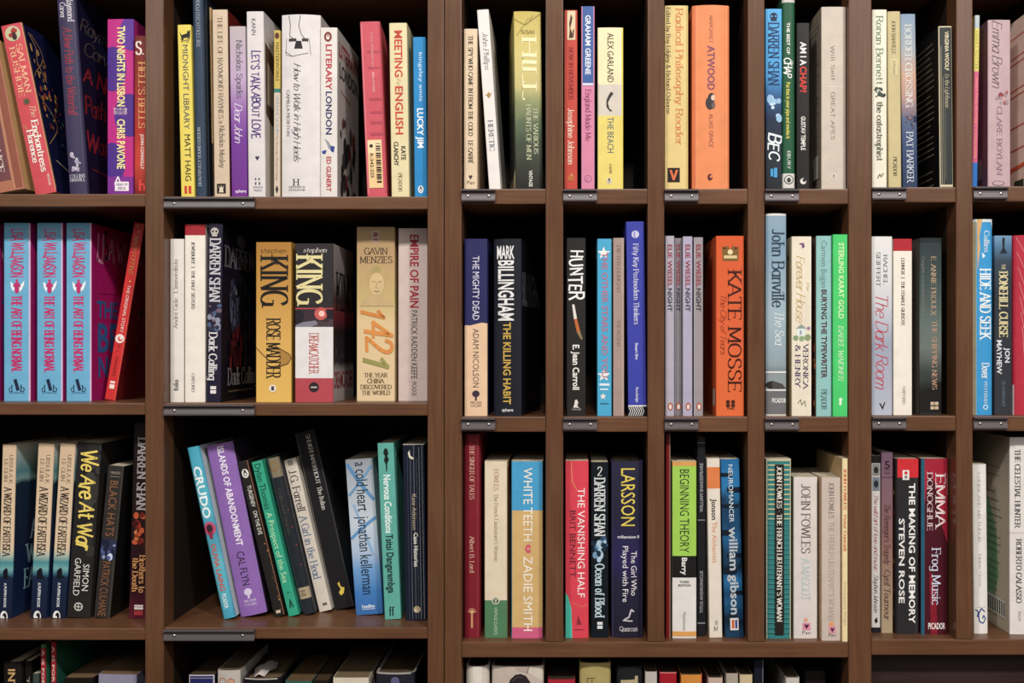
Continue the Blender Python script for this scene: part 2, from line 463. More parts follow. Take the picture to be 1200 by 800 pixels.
def bk(cell, xl, xr, yt, cover, deco, label, lean=0, s=14, yaw=0, hb=0, dep=None, left=None, right=None,
       ld=(), rd=(), bulge=None, page='#cdbfa4', rim=None, name=None):
    ox, oy, k, shelf_px, group = cell
    P = lambda zx: ox + zx * k
    Q = lambda zy: oy + zy * k
    zb = Z(shelf_px)
    ztop = Z(Q(yt), s)
    dz = ztop - zb
    dx = lean * k * U * (DPX + s) / DPX
    th = math.atan2(dx, dz)
    h = dz / math.cos(th)
    wx = X(P(xr), s) - X(P(xl), s)
    w = wx * math.cos(th)
    if dx: h -= w * abs(math.sin(th)) * .5
    dep = dep or min(.155, max(.105, h * .64))
    cx = X(P(xl), s) + w / 2 * math.cos(th) if dx <= 0 else X(P(xr), s) - w / 2 * math.cos(th)
    root = empty(name or ('hardback' if hb else 'paperback'), (cx, s * U, zb + .00015 + w / 2 * abs(math.sin(th))), label, 'book', group,
                 (0, th, math.radians(yaw)))
    t = .0024 if hb else .0005
    t = min(t, w * .18)
    r = min(.0030 if hb else .0011, w * .3)
    b = bulge if bulge is not None else (min(.004, w * .10) if hb else min(.0008, w * .03))
    def sy(x):
        a = min(abs(x), w / 2)
        y = b * (2 * a / w) ** 2
        q = a - (w / 2 - r)
        if q > 0: y += r - math.sqrt(max(0, r * r - q * q))
        return y
    # outline seen from above
    n = 8
    xs = [-w / 2, -w / 2 + r * .08, -w / 2 + r * .3, -w / 2 + r * .6] + [-w / 2 + r + (w - 2 * r) * i / n for i in range(n + 1)] + [w / 2 - r * .6, w / 2 - r * .3, w / 2 - r * .08, w / 2]
    out = [(-w / 2, dep)] + [(x, sy(x)) for x in xs] + [(w / 2, dep)]
    f = (w - 2 * t) / w
    inn = [(-w / 2 + t, dep)] + [(x * f, sy(x) + t) for x in xs] + [(w / 2 - t, dep)]
    V, Fc, M = [], [], []
    N = len(out)
    for (x, y) in out: V.append((x, y, 0))
    for (x, y) in out: V.append((x, y, h))
    for (x, y) in inn: V.append((x, y, 0))
    for (x, y) in inn: V.append((x, y, h))
    for i in range(N - 1):
        slot = 1 if i == 0 else (2 if i == N - 2 else 0)
        Fc.append((i, i + 1, N + i + 1, N + i)); M.append(slot)
        Fc.append((2 * N + i + 1, 2 * N + i, 3 * N + i, 3 * N + i + 1)); M.append(3)
        Fc.append((N + i, N + i + 1, 3 * N + i + 1, 3 * N + i)); M.append(3)
        Fc.append((i + 1, i, 2 * N + i, 2 * N + i + 1)); M.append(3)
    Fc.append((0, N, 3 * N, 2 * N)); M.append(3)
    Fc.append((N - 1, 3 * N - 1, 4 * N - 1, 2 * N - 1)); M.append(3)
    sm = mat(cover)
    base = cover if isinstance(cover, str) else cover[1][0][1]
    lay = Layer()
    lay.v, lay.f, lay.m = V, Fc, M
    lay.mats = [sm, mat(left) if left else sm, mat(right) if right else sm, mat(rim) if rim else mat(base)]
    kids = {}
    cosl = math.cos(th)
    def zz(zy): return min(h, max(0.0, (Z(Q(zy), s) - zb) / cosl))
    unit = k * U * (DPX + s) / DPX
    def emit(items, face, tgt, e):
        W = w if face.side == 'S' else dep
        for it in items:
            e += .00004
            kind = it[0]
            if kind == 'R':
                _, y0, y1, u0, u1, c = it
                if face.side == 'S':
                    us = sorted({u0, u1} | {(x / w) + .5 for x in xs if u0 < x / w + .5 < u1})
                else: us = [u0, u1]
                vs = [face(u, zz(y), e) for u in us for y in (y1, y0)]
                fl = [(2 * i, 2 * i + 2, 2 * i + 3, 2 * i + 1) for i in range(len(us) - 1)]
                tgt.add(vs, fl, mat(c))
            elif kind == 'P':
                _, pts, c = it
                tgt.put(face, [(u, zz(y)) for u, y in pts], [tuple(range(len(pts)))], mat(c), e)
            elif kind == 'O':
                yc, u, rz, c = it[1:5]; asp = it[5] if len(it) > 5 else 1.0
                R_ = rz * unit; zc = zz(yc)
                pts = [(min(1, max(0, u + R_ / W * math.cos(a * math.pi / 10))), min(h, max(0, zc + R_ * asp * math.sin(a * math.pi / 10)))) for a in range(20)]
                tgt.put(face, pts, [tuple(range(20))], mat(c), e)
            elif kind == 'L':
                _, pts, wz, c = it
                pp = [(u * W, zz(y)) for u, y in pts]
                for (a0, b0), (a1, b1) in zip(pp, pp[1:]):
                    l = math.hypot(a1 - a0, b1 - b0) or 1e-6
                    nx, ny = -(b1 - b0) / l * wz * unit / 2, (a1 - a0) / l * wz * unit / 2
                    q = [(a0 + nx, b0 + ny), (a0 - nx, b0 - ny), (a1 - nx, b1 - ny), (a1 + nx, b1 + ny)]
                    tgt.put(face, [(min(1, max(0, a / W)), min(h, max(0, bb))) for a, bb in q], [(0, 1, 2, 3)], mat(c), e)
            elif kind == 'E':
                _, role, sub = it
                kids.setdefault(role, Layer())
                emit(sub, face, kids[role], e)
            elif kind == 'T':
                _, role, text, y0, y1, u, cap, font, c = it
                tv, tf, L = text_mesh(text, font)
                za, zc = zz(y0), zz(y1)
                capm = cap * W
                vs = []
                for a, bb in tv:
                    z = za + (zc - za) * a / L
                    uu = u + (bb - .5) * cap * (1 if y1 > y0 else -1)
                    vs.append((uu, z))
                kids.setdefault(role, Layer()).put(face, vs, tf, mat(c), e)
            elif kind == 'H':
                _, role, text, yc, capz, u0, u1, font, c = it
                tv, tf, L = text_mesh(text, font)
                zc = zz(yc)
                a0, a1 = (u0, u1) if face.side != 'L' else (u1, u0)
                vs = [(a0 + (a1 - a0) * a / L, zc + (bb - .5) * capz * unit) for a, bb in tv]
                kids.setdefault(role, Layer()).put(face, vs, tf, mat(c), e)
    fs = Face('S', w, dep, sy)
    fs.cuts = [x / w + .5 for x in xs]
    emit(deco, fs, lay, .00010)
    emit(rd, Face('R', w, dep, sy), lay, .00010)
    emit(ld, Face('L', w, dep, sy), lay, .00010)
    co = mesh_obj('cover', lay.v, lay.f, lay.mats, lay.m, root)
    for role, l in kids.items():
        mesh_obj(role, l.v, l.f, l.mats, l.m, co)
    # pages
    ins = .003 if hb else .0004
    yb = t + b + .0006
    x1 = w / 2 - t - .0001
    pv = [(-x1, yb, ins), (x1, yb, ins), (x1, dep - (.004 if hb else .0005), ins), (-x1, dep - (.004 if hb else .0005), ins)]
    pv += [(a, bb, h - ins) for a, bb, c in pv]
    mesh_obj('page_block', pv, [(0, 3, 2, 1), (4, 5, 6, 7), (0, 1, 5, 4), (1, 2, 6, 5), (2, 3, 7, 6), (3, 0, 4, 7)], [page_mat(page)], None, root)
    return root

def T(text, y0, y1, u, cap, font, c, role='title'): return ('T', role, text, y0, y1, u, cap, font, c)
def A(text, y0, y1, u, cap, font, c): return ('T', 'author_name', text, y0, y1, u, cap, font, c)
def PB(text, y0, y1, u, cap, font, c): return ('T', 'publisher_mark', text, y0, y1, u, cap, font, c)
def H(text, yc, cap, u0, u1, font, c, role='title'): return ('H', role, text, yc, cap, u0, u1, font, c)
def R(y0, y1, c, u0=0, u1=1): return ('R', y0, y1, u0, u1, c)
def O(yc, u, r, c, asp=1.0): return ('O', yc, u, r, c, asp)
def L(pts, w, c): return ('L', pts, w, c)
def PG(pts, c): return ('P', pts, c)
def E(*sub, role='emblem'): return ('E', role, list(sub))
def penguin(yc, u, r, bgc='#d8cfc4', body='#2a2626'):
    return E(O(yc, u, r, bgc, 1.35), O(yc + r * .1, u, r * .5, body, 1.6), O(yc + r * .25, u, r * .26, bgc, 1.9), O(yc - r * .75, u, r * .3, body), role='publisher_mark')
def star(yc, u, r, du, c):
    return PG([(u + (r if i % 2 == 0 else r * .42) * math.sin(i * math.pi / 5) * du, yc - (r if i % 2 == 0 else r * .42) * math.cos(i * math.pi / 5)) for i in range(10)], c)
def skull(yc, u, r, c, eye):
    return E(O(yc, u, r, c, .95), R(yc + r * .5, yc + r * 1.25, c, u - r * .012, u + r * .012), O(yc, u - r * .008, r * .25, eye), O(yc, u + r * .008, r * .25, eye))
def lines(y0, y1, n, u0, u1, wz, c, ragged=.22):
    rng = random.Random(int(y0 * 7 + n))
    out = []
    for i in range(n):
        y = y0 + (y1 - y0) * i / max(1, n - 1)
        out.append(R(y, y + wz, c, u0 + rng.random() * ragged * (u1 - u0), u1))
    return out
def blobs(seed, y0, y1, u0, u1, n, cols, rmin, rmax, asp=1.0):
    rng = random.Random(seed)
    return [O(rng.uniform(y0, y1), rng.uniform(u0, u1), rng.uniform(rmin, rmax), rng.choice(cols), asp * rng.uniform(.7, 1.5)) for _ in range(n)]

def blob(cx, cy, rx, ry, c, seed=1, n=16, rough=.18):
    """an irregular rounded patch; rx is a fraction of the face width, ry in picture units"""
    rng = random.Random(seed)
    k = [1 + rng.uniform(-rough, rough) for _ in range(n)]
    k = [(k[i - 1] + 2 * k[i] + k[(i + 1) % n]) / 4 for i in range(n)]
    return PG([(min(1, max(0, cx + rx * k[i] * math.cos(2 * math.pi * i / n))), cy + ry * k[i] * math.sin(2 * math.pi * i / n)) for i in range(n)], c)

# ---------------------------------------------------------------- the setting
SHELF_D = 0.262
fl = mesh_obj('floor', [(-4, -4, 0), (4, -4, 0), (4, .6, 0), (-4, .6, 0)], [(0, 1, 2, 3)], [wood_mat('floor_boards', '#4a3526', '#5c4431', .5, 'x')])
fl['kind'] = 'structure'
wl = box_obj('wall_back', (-4, SHELF_D + .03, 0), (4, SHELF_D + .13, 2.9), mat('#b9ab98', .9))
wl['kind'] = 'structure'

def upright(parent, x0, x1, zlo, zhi):
    """side board: brown wood along the front, darker colour behind it"""
    nose = .030
    bm = bmesh.new()
    def bx(lo, hi, mi, bev):
        r = bmesh.ops.create_cube(bm, size=1.0)
        for v in r['verts']:
            v.co = Vector([(lo[i] + hi[i]) / 2 + v.co[i] * (hi[i] - lo[i]) for i in range(3)])
        fs = {f for v in r['verts'] for f in v.link_faces}
        for f in fs: f.material_index = mi
        if bev:
            es = [e for e in {e for v in r['verts'] for e in v.link_edges} if abs(e.verts[0].co.y - lo[1]) < 1e-6 and abs(e.verts[1].co.y - lo[1]) < 1e-6]
            bmesh.ops.bevel(bm, geom=es, offset=bev, segments=2, affect='EDGES', profile=.6)
    bx((X(x0), 0, zlo), (X(x1), nose, zhi), 0, .0012)
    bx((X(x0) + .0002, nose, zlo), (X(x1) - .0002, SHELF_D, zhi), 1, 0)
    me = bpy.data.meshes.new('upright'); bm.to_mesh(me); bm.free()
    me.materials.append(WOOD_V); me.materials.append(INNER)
    o = bpy.data.objects.new('upright', me); COL.objects.link(o); o.parent = parent
    return o

def shelf(parent, x0, x1, top, bot, y0=0.0006):
    return box_obj('shelf', (X(x0) + .0001, y0, Z(bot)), (X(x1) - .0001, SHELF_D - .001, Z(top)), WOOD_H, parent, .0013)

def holder(parent, x0, x1, top, bot):
    """angled metal label strip screwed to the front edge of a shelf"""
    zt, zb = Z(top), Z(bot)
    prof = [(.0000, zt + .0003), (-.0052, zt + .0003), (-.0060, zt - .0004), (-.0060, zt - .0016), (-.0030, zt - .0026), (-.0022, zt - .0040),
            (-.0024, (zt + zb) / 2), (-.0034, zb + .0016), (-.0050, zb + .0002), (-.0046, zb - .0006), (-.0004, zb - .0004), (-.0002, zt - .004)]
    a, b = X(x0), X(x1)
    n = len(prof)
    v = [(a, y, z) for y, z in prof] + [(b, y, z) for y, z in prof]
    f = [(i, (i + 1) % n, n + (i + 1) % n, n + i) for i in range(n)] + [tuple(range(n))[::-1], tuple(range(n, 2 * n))]
    h = mesh_obj('label_holder', v, f, [HOLDER], None, parent)
    for fr in ((.19, .81) if x1 - x0 < 60 else (.115, .87)):
        bm = bmesh.new()
        bmesh.ops.create_uvsphere(bm, u_segments=14, v_segments=8, radius=.0019)
        for q in bm.verts: q.co.y *= .6
        me = bpy.data.meshes.new('screw'); bm.to_mesh(me); bm.free(); me.materials.append(SCREW)
        me.polygons.foreach_set('use_smooth', [True] * len(me.polygons))
        s_ = bpy.data.objects.new('screw', me); COL.objects.link(s_); s_.parent = h
        s_.location = (a + (b - a) * fr, -.0026, (zt + zb) / 2 - .0008)
    return h

TOPZ = Z(-330)
lb = empty('bookcase', (X(185), SHELF_D / 2, 0), 'brown wooden bookcase with two wide bays, on the left of the wide double upright', 'bookcase', 'brown bookcases side by side')
rb = empty('bookcase', (X(890), SHELF_D / 2, 0), 'brown wooden bookcase of narrow cubbyholes, on the right of the wide double upright', 'bookcase', 'brown bookcases side by side')
def reparent(root):
    inv = Vector(root.location)
    for c in root.children: c.location = c.location - inv

for a, b in ((-172, -150), (170, 192), (501, 520.2)): upright(lb, a, b, 0.0, TOPZ)
for (x0, x1, rows) in ((-150, 170, ((-42, -27), (227, 242), (472, 486), (736, 750), (985, 1000), (1250, 1266))),
                       (192, 501, ((-42, -27), (230, 245), (472, 487), (735, 748.5), (985, 1000), (1250, 1266)))):
    for t, b in rows: shelf(lb, x0, x1, t, b)
    box_obj('plinth', (X(x0) + .0002, .02, 0), (X(x1) - .0002, .04, .06), WOOD_H, lb)
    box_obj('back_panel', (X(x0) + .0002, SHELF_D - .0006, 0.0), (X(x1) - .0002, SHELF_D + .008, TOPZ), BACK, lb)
box_obj('top_board', (X(-172), 0, TOPZ), (X(520.2), SHELF_D, TOPZ + .02), WOOD_H, lb, .001)
for t in (232, 474, 737): holder(lb, 193, 299, t, t + 12)

for a, b in ((520.8, 541), (994.5, 1021.5), (1236, 1258)): upright(rb, a, b, 0.0, TOPZ)
for a, b in ((639.5, 660), (759, 778.5), (876.5, 896)): upright(rb, a, b, Z(752), TOPZ)
upright(rb, 1120.5, 1140, Z(749), TOPZ)
cub = ((541, 639.5, 221, 488, 0), (660, 759, 221, 488, 0), (778.5, 876.5, 221, 488, 0), (896, 994.5, 221, 488, 0), (1021.5, 1120.5, 219, 487, 0), (1140, 1236, 218, 487, 0))
for x0, x1, a, b, _ in cub:
    for t in (-46, a, b): shelf(rb, x0, x1, t, t + 18)
    for t in (a, b): holder(rb, x0 + .2, x0 + 39.5, t + 1.5, t + 15)
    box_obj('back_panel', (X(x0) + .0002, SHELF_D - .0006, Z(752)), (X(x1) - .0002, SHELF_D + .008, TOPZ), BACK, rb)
for x0, x1, t in ((541, 994.5, 752), (1021.5, 1236, 749)):
    for tt in (t, 1016, 1280): shelf(rb, x0, x1, tt, tt + 18.5)
    box_obj('plinth', (X(x0) + .0002, .02, 0), (X(x1) - .0002, .04, .06), WOOD_H, rb)
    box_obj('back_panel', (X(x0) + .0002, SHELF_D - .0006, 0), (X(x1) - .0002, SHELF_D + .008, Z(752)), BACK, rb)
box_obj('dim_recess_panel', (X(1021.5) + .0002, .028, Z(1015.5)), (X(1236) - .0002, .046, Z(768) ), wood_mat('dark_panel', '#2c1d1d', '#382627', .5, 'x'), rb)  # dark panel standing in for the dimly lit back of the empty cubbyhole
box_obj('top_board', (X(520.8), 0, TOPZ), (X(1258), SHELF_D, TOPZ + .02), WOOD_H, rb, .001)
bpy.context.view_layer.update()
reparent(lb); reparent(rb)

# ---------------------------------------------------------------- the books, compartment by compartment
# a cell: picture origin, picture scale, front edge of its shelf, group
# --- top row, left bay
A1 = (0, 0, .3, 227, 'books in the top left compartment')
bk(A1, -60, 100, 165, '#a8694f', [R(165, 757, '#8a4c38', .0, .12), R(165, 757, '#c09070', .14, .16), R(165, 757, '#8a4c38', .80, .97), R(165, 757, '#c09070', .76, .78),
    R(300, 722, '#6e4044', .3, .72), T('A FINE BALANCE', 320, 690, .52, .16, 'F', '#dcd2c4')],
   'tan paperback leaning at the far left edge, brown ornamental spine', lean=-112, s=17, right='#c9a468', dep=.12)
bk(A1, 138, 222, 95, '#c8464f', [R(95, 757, '#d8a070', .0, .025), R(95, 757, '#d8a070', .975, 1), E(O(140, .5, 30, '#b9b890'), *blobs(3, 122, 158, .35, .65, 7, ['#7a1f22', '#3a2420', '#a8322c'], 5, 10)),
    A('SALMAN', 182, 375, .68, .26, 'F', '#e8b088'), A('RUSHDIE', 188, 385, .34, .26, 'F', '#e8b088'),
    E(*[L([(.5 + .17 * math.sin(a), 405 - 14 * math.cos(a)), (.5 - .17 * math.sin(a), 405 + 14 * math.cos(a))], 4, '#3c5a3c') for a in (0, .8, 1.6, 2.4)], role='star_ornament'),
    T('The', 425, 470, .72, .26, 'C', '#ecd0a8'), T('Enchantress', 478, 682, .68, .30, 'G', '#efe6da'), T('of', 492, 512, .22, .2, 'C', '#e0a868'), T('Florence', 512, 642, .36, .28, 'G', '#efe6da'), PB('VINTAGE', 690, 736, .8, .1, 'B', '#e6c8b8')],
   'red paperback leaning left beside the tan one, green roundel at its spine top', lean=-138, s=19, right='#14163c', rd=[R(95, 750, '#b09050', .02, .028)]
   + blobs(5, 330, 470, .1, .45, 34, ['#c8742a', '#d8a040', '#8a3a20', '#3c6a5a', '#a84030', '#e0b860'], 3, 9) + blobs(6, 180, 330, .06, .3, 16, ['#a86a38', '#8a5a30', '#c89858'], 3, 8, 1.6) + blobs(8, 480, 600, .12, .5, 16, ['#a8562a', '#3c6a5a', '#c89a4a', '#7a2c20'], 3, 8) + [L([(.1 + .16 * math.sin(a * .5), 140 + a * 22), (.1 + .16 * math.sin(a * .5 + .5), 162 + a * 22)], 3.5, '#b88848') for a in range(20)]
   + [L([(.04, 140), (.14, 190), (.1, 250), (.22, 320)], 4, '#c89858'), L([(.08, 640), (.3, 670), (.5, 690)], 4, '#c8b080')], dep=.118)
bk(A1, 268, 342, -38, '#3a3552', [R(-38, 757, '#464062', .03, .12), A('Raymond', -8, 88, .74, .3, 'F', '#d8d0d8'), A('Carver', 12, 72, .34, .3, 'F', '#d8d0d8'),
    T('A New Path to the Waterfall', 106, 456, .52, .44, 'I', '#a83340'),
    E(*blobs(11, 602, 672, .3, .75, 12, ['#b8b0c0', '#9a92a8'], 4, 9)), H('COLLINS', 690, 12, .1, .92, 'F', '#cfc8d4', 'publisher_mark'), H('HARVILL', 705, 12, .1, .92, 'F', '#cfc8d4', 'publisher_mark')],
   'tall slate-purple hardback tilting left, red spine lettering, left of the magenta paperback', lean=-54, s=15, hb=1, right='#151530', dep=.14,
   rd=[H('Raymond', 85, 56, .06, .95, 'C', '#6a5a50', 'cover_author'), H('Carver', 172, 56, .12, .8, 'C', '#6a5a50', 'cover_author'), H('A New', 285, 62, .05, .85, 'K', '#93222c', 'cover_title'), H('Path to the', 405, 62, .06, 1, 'K', '#93222c', 'cover_title'),
       H('Waterfall', 548, 66, .06, .98, 'K', '#93222c', 'cover_title'), L([(.12, 655), (.5, 668)], 5, '#7a2028')])
bk(A1, 418, 522, 75, '#b81f7c', [O(270, .2, 55, '#4c2a84', 1.6), O(450, .85, 60, '#4c2a84', 1.4), O(640, .18, 52, '#4c2a84', 1.6), O(130, .9, 45, '#5a2e90', 1.5), R(690, 757, '#7a2a8c', 0, 1),
    T('TWO NIGHTS IN LISBON', 102, 416, .53, .3, 'B', '#ecdf8e'), T('SECRETS TO DIE FOR', 422, 448, .5, .5, 'S', '#e8c8d0', 'tagline'), A('CHRIS PAVONE', 466, 660, .53, .3, 'B', '#ecdf8e'),
    E(R(710, 746, '#e4dce0', .3, .82), L([(.3, 720), (.42, 690), (.5, 712)], 5, '#e4dce0'), role='publisher_mark'), H('HEAD OF', 721, 10, .36, .78, 'B', '#5a2a70', 'publisher_mark'), H('ZEUS', 736, 10, .4, .7, 'B', '#5a2a70', 'publisher_mark')],
   'magenta and purple paperback with cream spine lettering', s=16)
bk(A1, 524, 578, 140, ('g', [(0, '#6a1c18'), (.3, '#8f2a22'), (.6, '#a8281e'), (.8, '#c03a28'), (1, '#7a1a18')], .25), [H('S.', 188, 50, .08, .72, 'G', '#e8dcd0', 'emblem'),
    T("HELL'S BELLS", 240, 502, .55, .46, 'F', '#dca05c'), A('JOHN CONNOLLY', 524, 662, .6, .24, 'B', '#e2d2c8'), H('h', 724, 44, .35, .8, 'B', '#d83a30', 'publisher_mark')],
   'dark red paperback partly hidden by the upright, beside the magenta one', s=9)
# --- top row, second bay
A2 = (180, 0, .3, 230, 'books in the top compartment of the second bay')
bk(A2, 107, 160, 97, '#dfca4a', [E(PG([(.15, 122), (.3, 138), (.7, 132), (.75, 118), (.82, 124), (.95, 118), (.93, 140), (.86, 162), (.8, 148), (.45, 150), (.35, 166), (.3, 150), (.22, 138)], '#1c1a18')), H('THE', 160, 16, .2, .85, 'S', '#3c3a30'),
    T('MIDNIGHT LIBRARY', 176, 506, .55, .40, 'S', '#4a5258'), A('MATT HAIG', 526, 708, .57, .42, 'S', '#23221e'), E(R(727, 757, '#c8342a', .28, .46), R(727, 757, '#c8342a', .58, .78), role='publisher_mark')],
   'yellow paperback with a black cat on its spine top', lean=-15, s=14)
bk(A2, 163, 205, -24, '#2c3d52', [R(-24, 765, '#3c4c60', .86, 1), T('THE COLLECTED POEMS', 185, -15, .55, .32, 'F', '#9aa4b0'), A('BEAUTIFULLY BOUND EDITION', 728, 498, .45, .28, 'F', '#a8b0b8')],
   'tall navy hardback in a clear jacket, right of the yellow paperback', lean=-15, s=14, hb=1, right='#26303e', rd=[R(-10, 765, '#4c5868', .08, .1), R(-10, 765, '#566272', .2, .215), R(-10, 765, '#3c4858', .34, .36)], dep=.13)  # pale strips on the right cover paint the jacket's gloss
bk(A2, 230, 237, 30, '#b8945c', [R(560, 765, '#3a2a22')], 'very slim tan booklet between the navy hardback and the beige paperback', lean=-13, s=30)
bk(A2, 237, 297, 38, '#cbb59a', [T('THE LIFE OF RAYMOND RAYNES', 66, 466, .5, .3, 'F', '#5c4c40'), T('by', 471, 486, .5, .25, 'I', '#5c4c40', 'author_name'), A('Nicholas Mosley', 490, 658, .55, .34, 'F', '#6a5a4c'),
    E(R(718, 756, '#2a2018', .18, .76), PG([(.3, 724), (.4, 736), (.47, 724), (.54, 736), (.64, 724), (.58, 742), (.62, 752), (.32, 752), (.36, 742)], '#d8c8ae'), role='publisher_mark')],
   'beige paperback with a small black square emblem near its foot', lean=-9, s=13, right='#641812')
bk(A2, 304, 367, 103, ('g', [(0, '#b4a8a8'), (.3, '#b79dbc'), (.5, '#8a5aa2'), (.65, '#6f3590'), (1, '#6c2b86')], .04), [A('Nicholas Sparks', 156, 386, .6, .36, 'F', '#5e5460'), T('Dear John', 404, 560, .5, .46, 'C', '#efe6f0'), H('sphere', 747, 12, .25, .92, 'B', '#e4d4ea', 'publisher_mark')],
   'lilac to purple paperback with white script lettering', lean=-9, s=14)
bk(A2, 370, 437, 45, '#d2cbca', [A('KANN', 74, 138, .42, .24, 'S', '#3a3440'), T("LET'S TALK ABOUT LOVE", 198, 542, .5, .44, 'J', '#4a2a78'), E(PG([(.55, 628), (.42, 614), (.5, 609), (.55, 615), (.6, 609), (.68, 614)], '#3a2a50')),
    E(R(696, 704, '#4a4450', .4, .48), R(696, 704, '#4a4450', .6, .68), R(712, 722, '#4a4450', .4, .48), R(712, 722, '#4a4450', .62, .7), role='publisher_mark'), H('SWOON', 732, 8, .3, .85, 'S', '#6a6470', 'publisher_mark'), H('READS', 744, 8, .35, .8, 'S', '#6a6470', 'publisher_mark')],
   'white paperback with purple hand-drawn spine lettering and brown cover picture', lean=-8, s=13, right='#cfc9c8',
   rd=[PG([(.04, 160), (.3, 190), (.5, 300), (.62, 400), (.5, 470), (.2, 470), (.05, 440)], '#5a4436'), PG([(.1, 230), (.3, 270), (.3, 400), (.08, 400)], '#a89888'), PG([(.5, 480), (.9, 470), (.9, 690), (.6, 680)], '#8a7488')])
AP = (0, 0, 1.0, 230, 'books in the top compartment of the second bay')
bk(AP, 320.8, 328.4, 35.6, '#c2a948', [R(105, 230, '#cbb8a4'), R(104, 108.6, '#2a7470'), E(O(42, .5, 2.6, '#5a2a20', 1.4)), T('MASTERWORKS', 50, 95, .55, .5, 'S', '#5c4c24', 'series_title'), A('URSULA K. LE GUIN', 112, 157, .55, .42, 'S', '#6a94b0'), T('The Word for World is Forest', 158, 212, .5, .36, 'S', '#8a7a70'), E(PG([(.5, 217), (.75, 222), (.5, 227), (.25, 222)], '#3a3230'), role='publisher_mark')],
   'thin paperback, yellow above and cream below a teal band, between two white books', s=20)
bk(AP, 329, 375, 17, '#d6cfce', [L([(.2, 18), (.24, 30), (.22, 42), (.34, 46)], .8, '#4a4444'), L([(.5, 18), (.46, 30), (.52, 40), (.62, 46)], .8, '#4a4444'), R(45, 48.5, '#3a3434', .2, .4), PG([(.39, 48), (.52, 48), (.56, 57), (.34, 57)], '#1f1c1c'), R(45, 48.5, '#3a3434', .54, .7), L([(.14, 45), (.12, 64), (.3, 66)], .6, '#8a8484'), L([(.72, 45), (.76, 64)], .6, '#8a8484'),
    L([(.1, 60), (.3, 66), (.7, 62)], .6, '#7a7474'), T('How to Walk in High Heels', 74, 190, .42, .17, 'C', '#3c3838'), A('CAMILLA MORTON', 105, 159, .18, .085, 'S', '#8a8080'), H('H', 213.5, 7, .3, .48, 'F', '#2a2626', 'publisher_mark'), H('HODDER &', 219, 2, .2, .62, 'F', '#5a5454', 'publisher_mark'), H('STOUGHTON', 222.5, 2, .2, .62, 'F', '#5a5454', 'publisher_mark')],
   'thick white paperback with black script title and sketched figures', s=13, bulge=.004, right='#bdb6b4')
A3 = (340, 0, .3, 230, 'books in the top compartment of the second bay')
bk(A3, 118, 184, 108, '#d8d1ca', [E(O(144, .45, 15, '#7a3226', 1.3), O(145, .45, 7, '#d8cfc4', 1.5), O(140, .45, 3, '#7a3226'), role='publisher_mark'), T('LITERARY', 174, 352, .5, .36, 'B', '#b22c38'), T('LONDON', 358, 526, .5, .36, 'B', '#2c2c62'),
    E(PG([(.25, 540), (.5, 555), (.75, 580), (.7, 592), (.5, 580), (.35, 556)], '#8a9098'), PG([(.6, 570), (.85, 572), (.8, 596), (.62, 590)], '#2c3f86'), PG([(.1, 590), (.38, 586), (.3, 602), (.12, 600)], '#2c3f86')), A('ED GLINERT', 612, 748, .5, .28, 'B', '#b22c38')],
   'white paperback with red and navy spine lettering, sketched people on its cover', s=13, right='#bcb3ae',
   rd=[H('LITERARY', 180, 60, .08, 1, 'B', '#a02a34', 'cover_title'), H('LONDON', 262, 60, .1, .95, 'B', '#2a2826', 'cover_title'), L([(.15, 340), (.6, 355)], 5, '#a85a60')] + blobs(21, 440, 740, .15, .8, 34, ['#2a2426', '#1f1c1e', '#7a1f22', '#3a3436'], 8, 26, 1.5))
bk(A3, 302, 380, 85, '#c84f5c', [R(95, 757, '#d8707a', .03, .1), R(95, 757, '#b8404e', .9, .98)] + [R(y, y + 10, '#b04252', .3, .98) for y in (200, 262, 384, 436, 476, 520)] + [A('TONI MORRISON', 126, 262, .55, .1, 'S', '#e8a8ac'), T('BELOVED', 285, 364, .55, .1, 'S', '#f0c0c0'),  # darker cross bars paint shadow stripes into the ribbed spine
    E(R(548, 736, '#e6c086', .12, .82), R(552, 600, '#eccfa0', .14, .8), *[R(562 + i * 9.2, 562 + i * 9.2 + (6 if i % 3 else 3), '#2c241f', .52, .76) for i in range(17)], role='sticker'), ('T', 'sticker_text', 'KR-342-225', 586, 696, .3, .16, 'B', '#2a2420'), ('E', 'sticker', [O(572, .3, 7, '#2a2420')])],
   'pinkish red paperback with a peach barcode sticker, tilting left', lean=-29, s=14, yaw=4, left='#b9aaa2', rim='#c8b0a8')
bk(A3, 396, 466, 90, '#dccd9e', [T('MEETING', 120, 302, .5, .44, 'B', '#c2402e'), T('the', 306, 336, .5, .25, 'C', '#c8a070'), T('ENGLISH', 338, 526, .5, .44, 'B', '#c2402e'), A('KATE', 572, 626, .7, .26, 'B', '#2a2622'), A('CLANCHY', 554, 648, .3, .26, 'B', '#2a2622'), PB('PICADOR', 676, 750, .5, .2, 'F', '#7a7050')],
   'cream paperback with big red spine lettering, beside the sky blue one', lean=-10, s=13)
bk(A3, 486, 536, 145, '#1184c2', [A('kingsley amis', 206, 396, .6, .26, 'S', '#cfe2ee'), T('LUCKY JIM', 424, 578, .52, .5, 'B', '#eef2f2'), penguin(740, .5, 11, '#e0e6ea')],
   'bright sky blue paperback at the right end of its shelf', lean=-7, s=13)
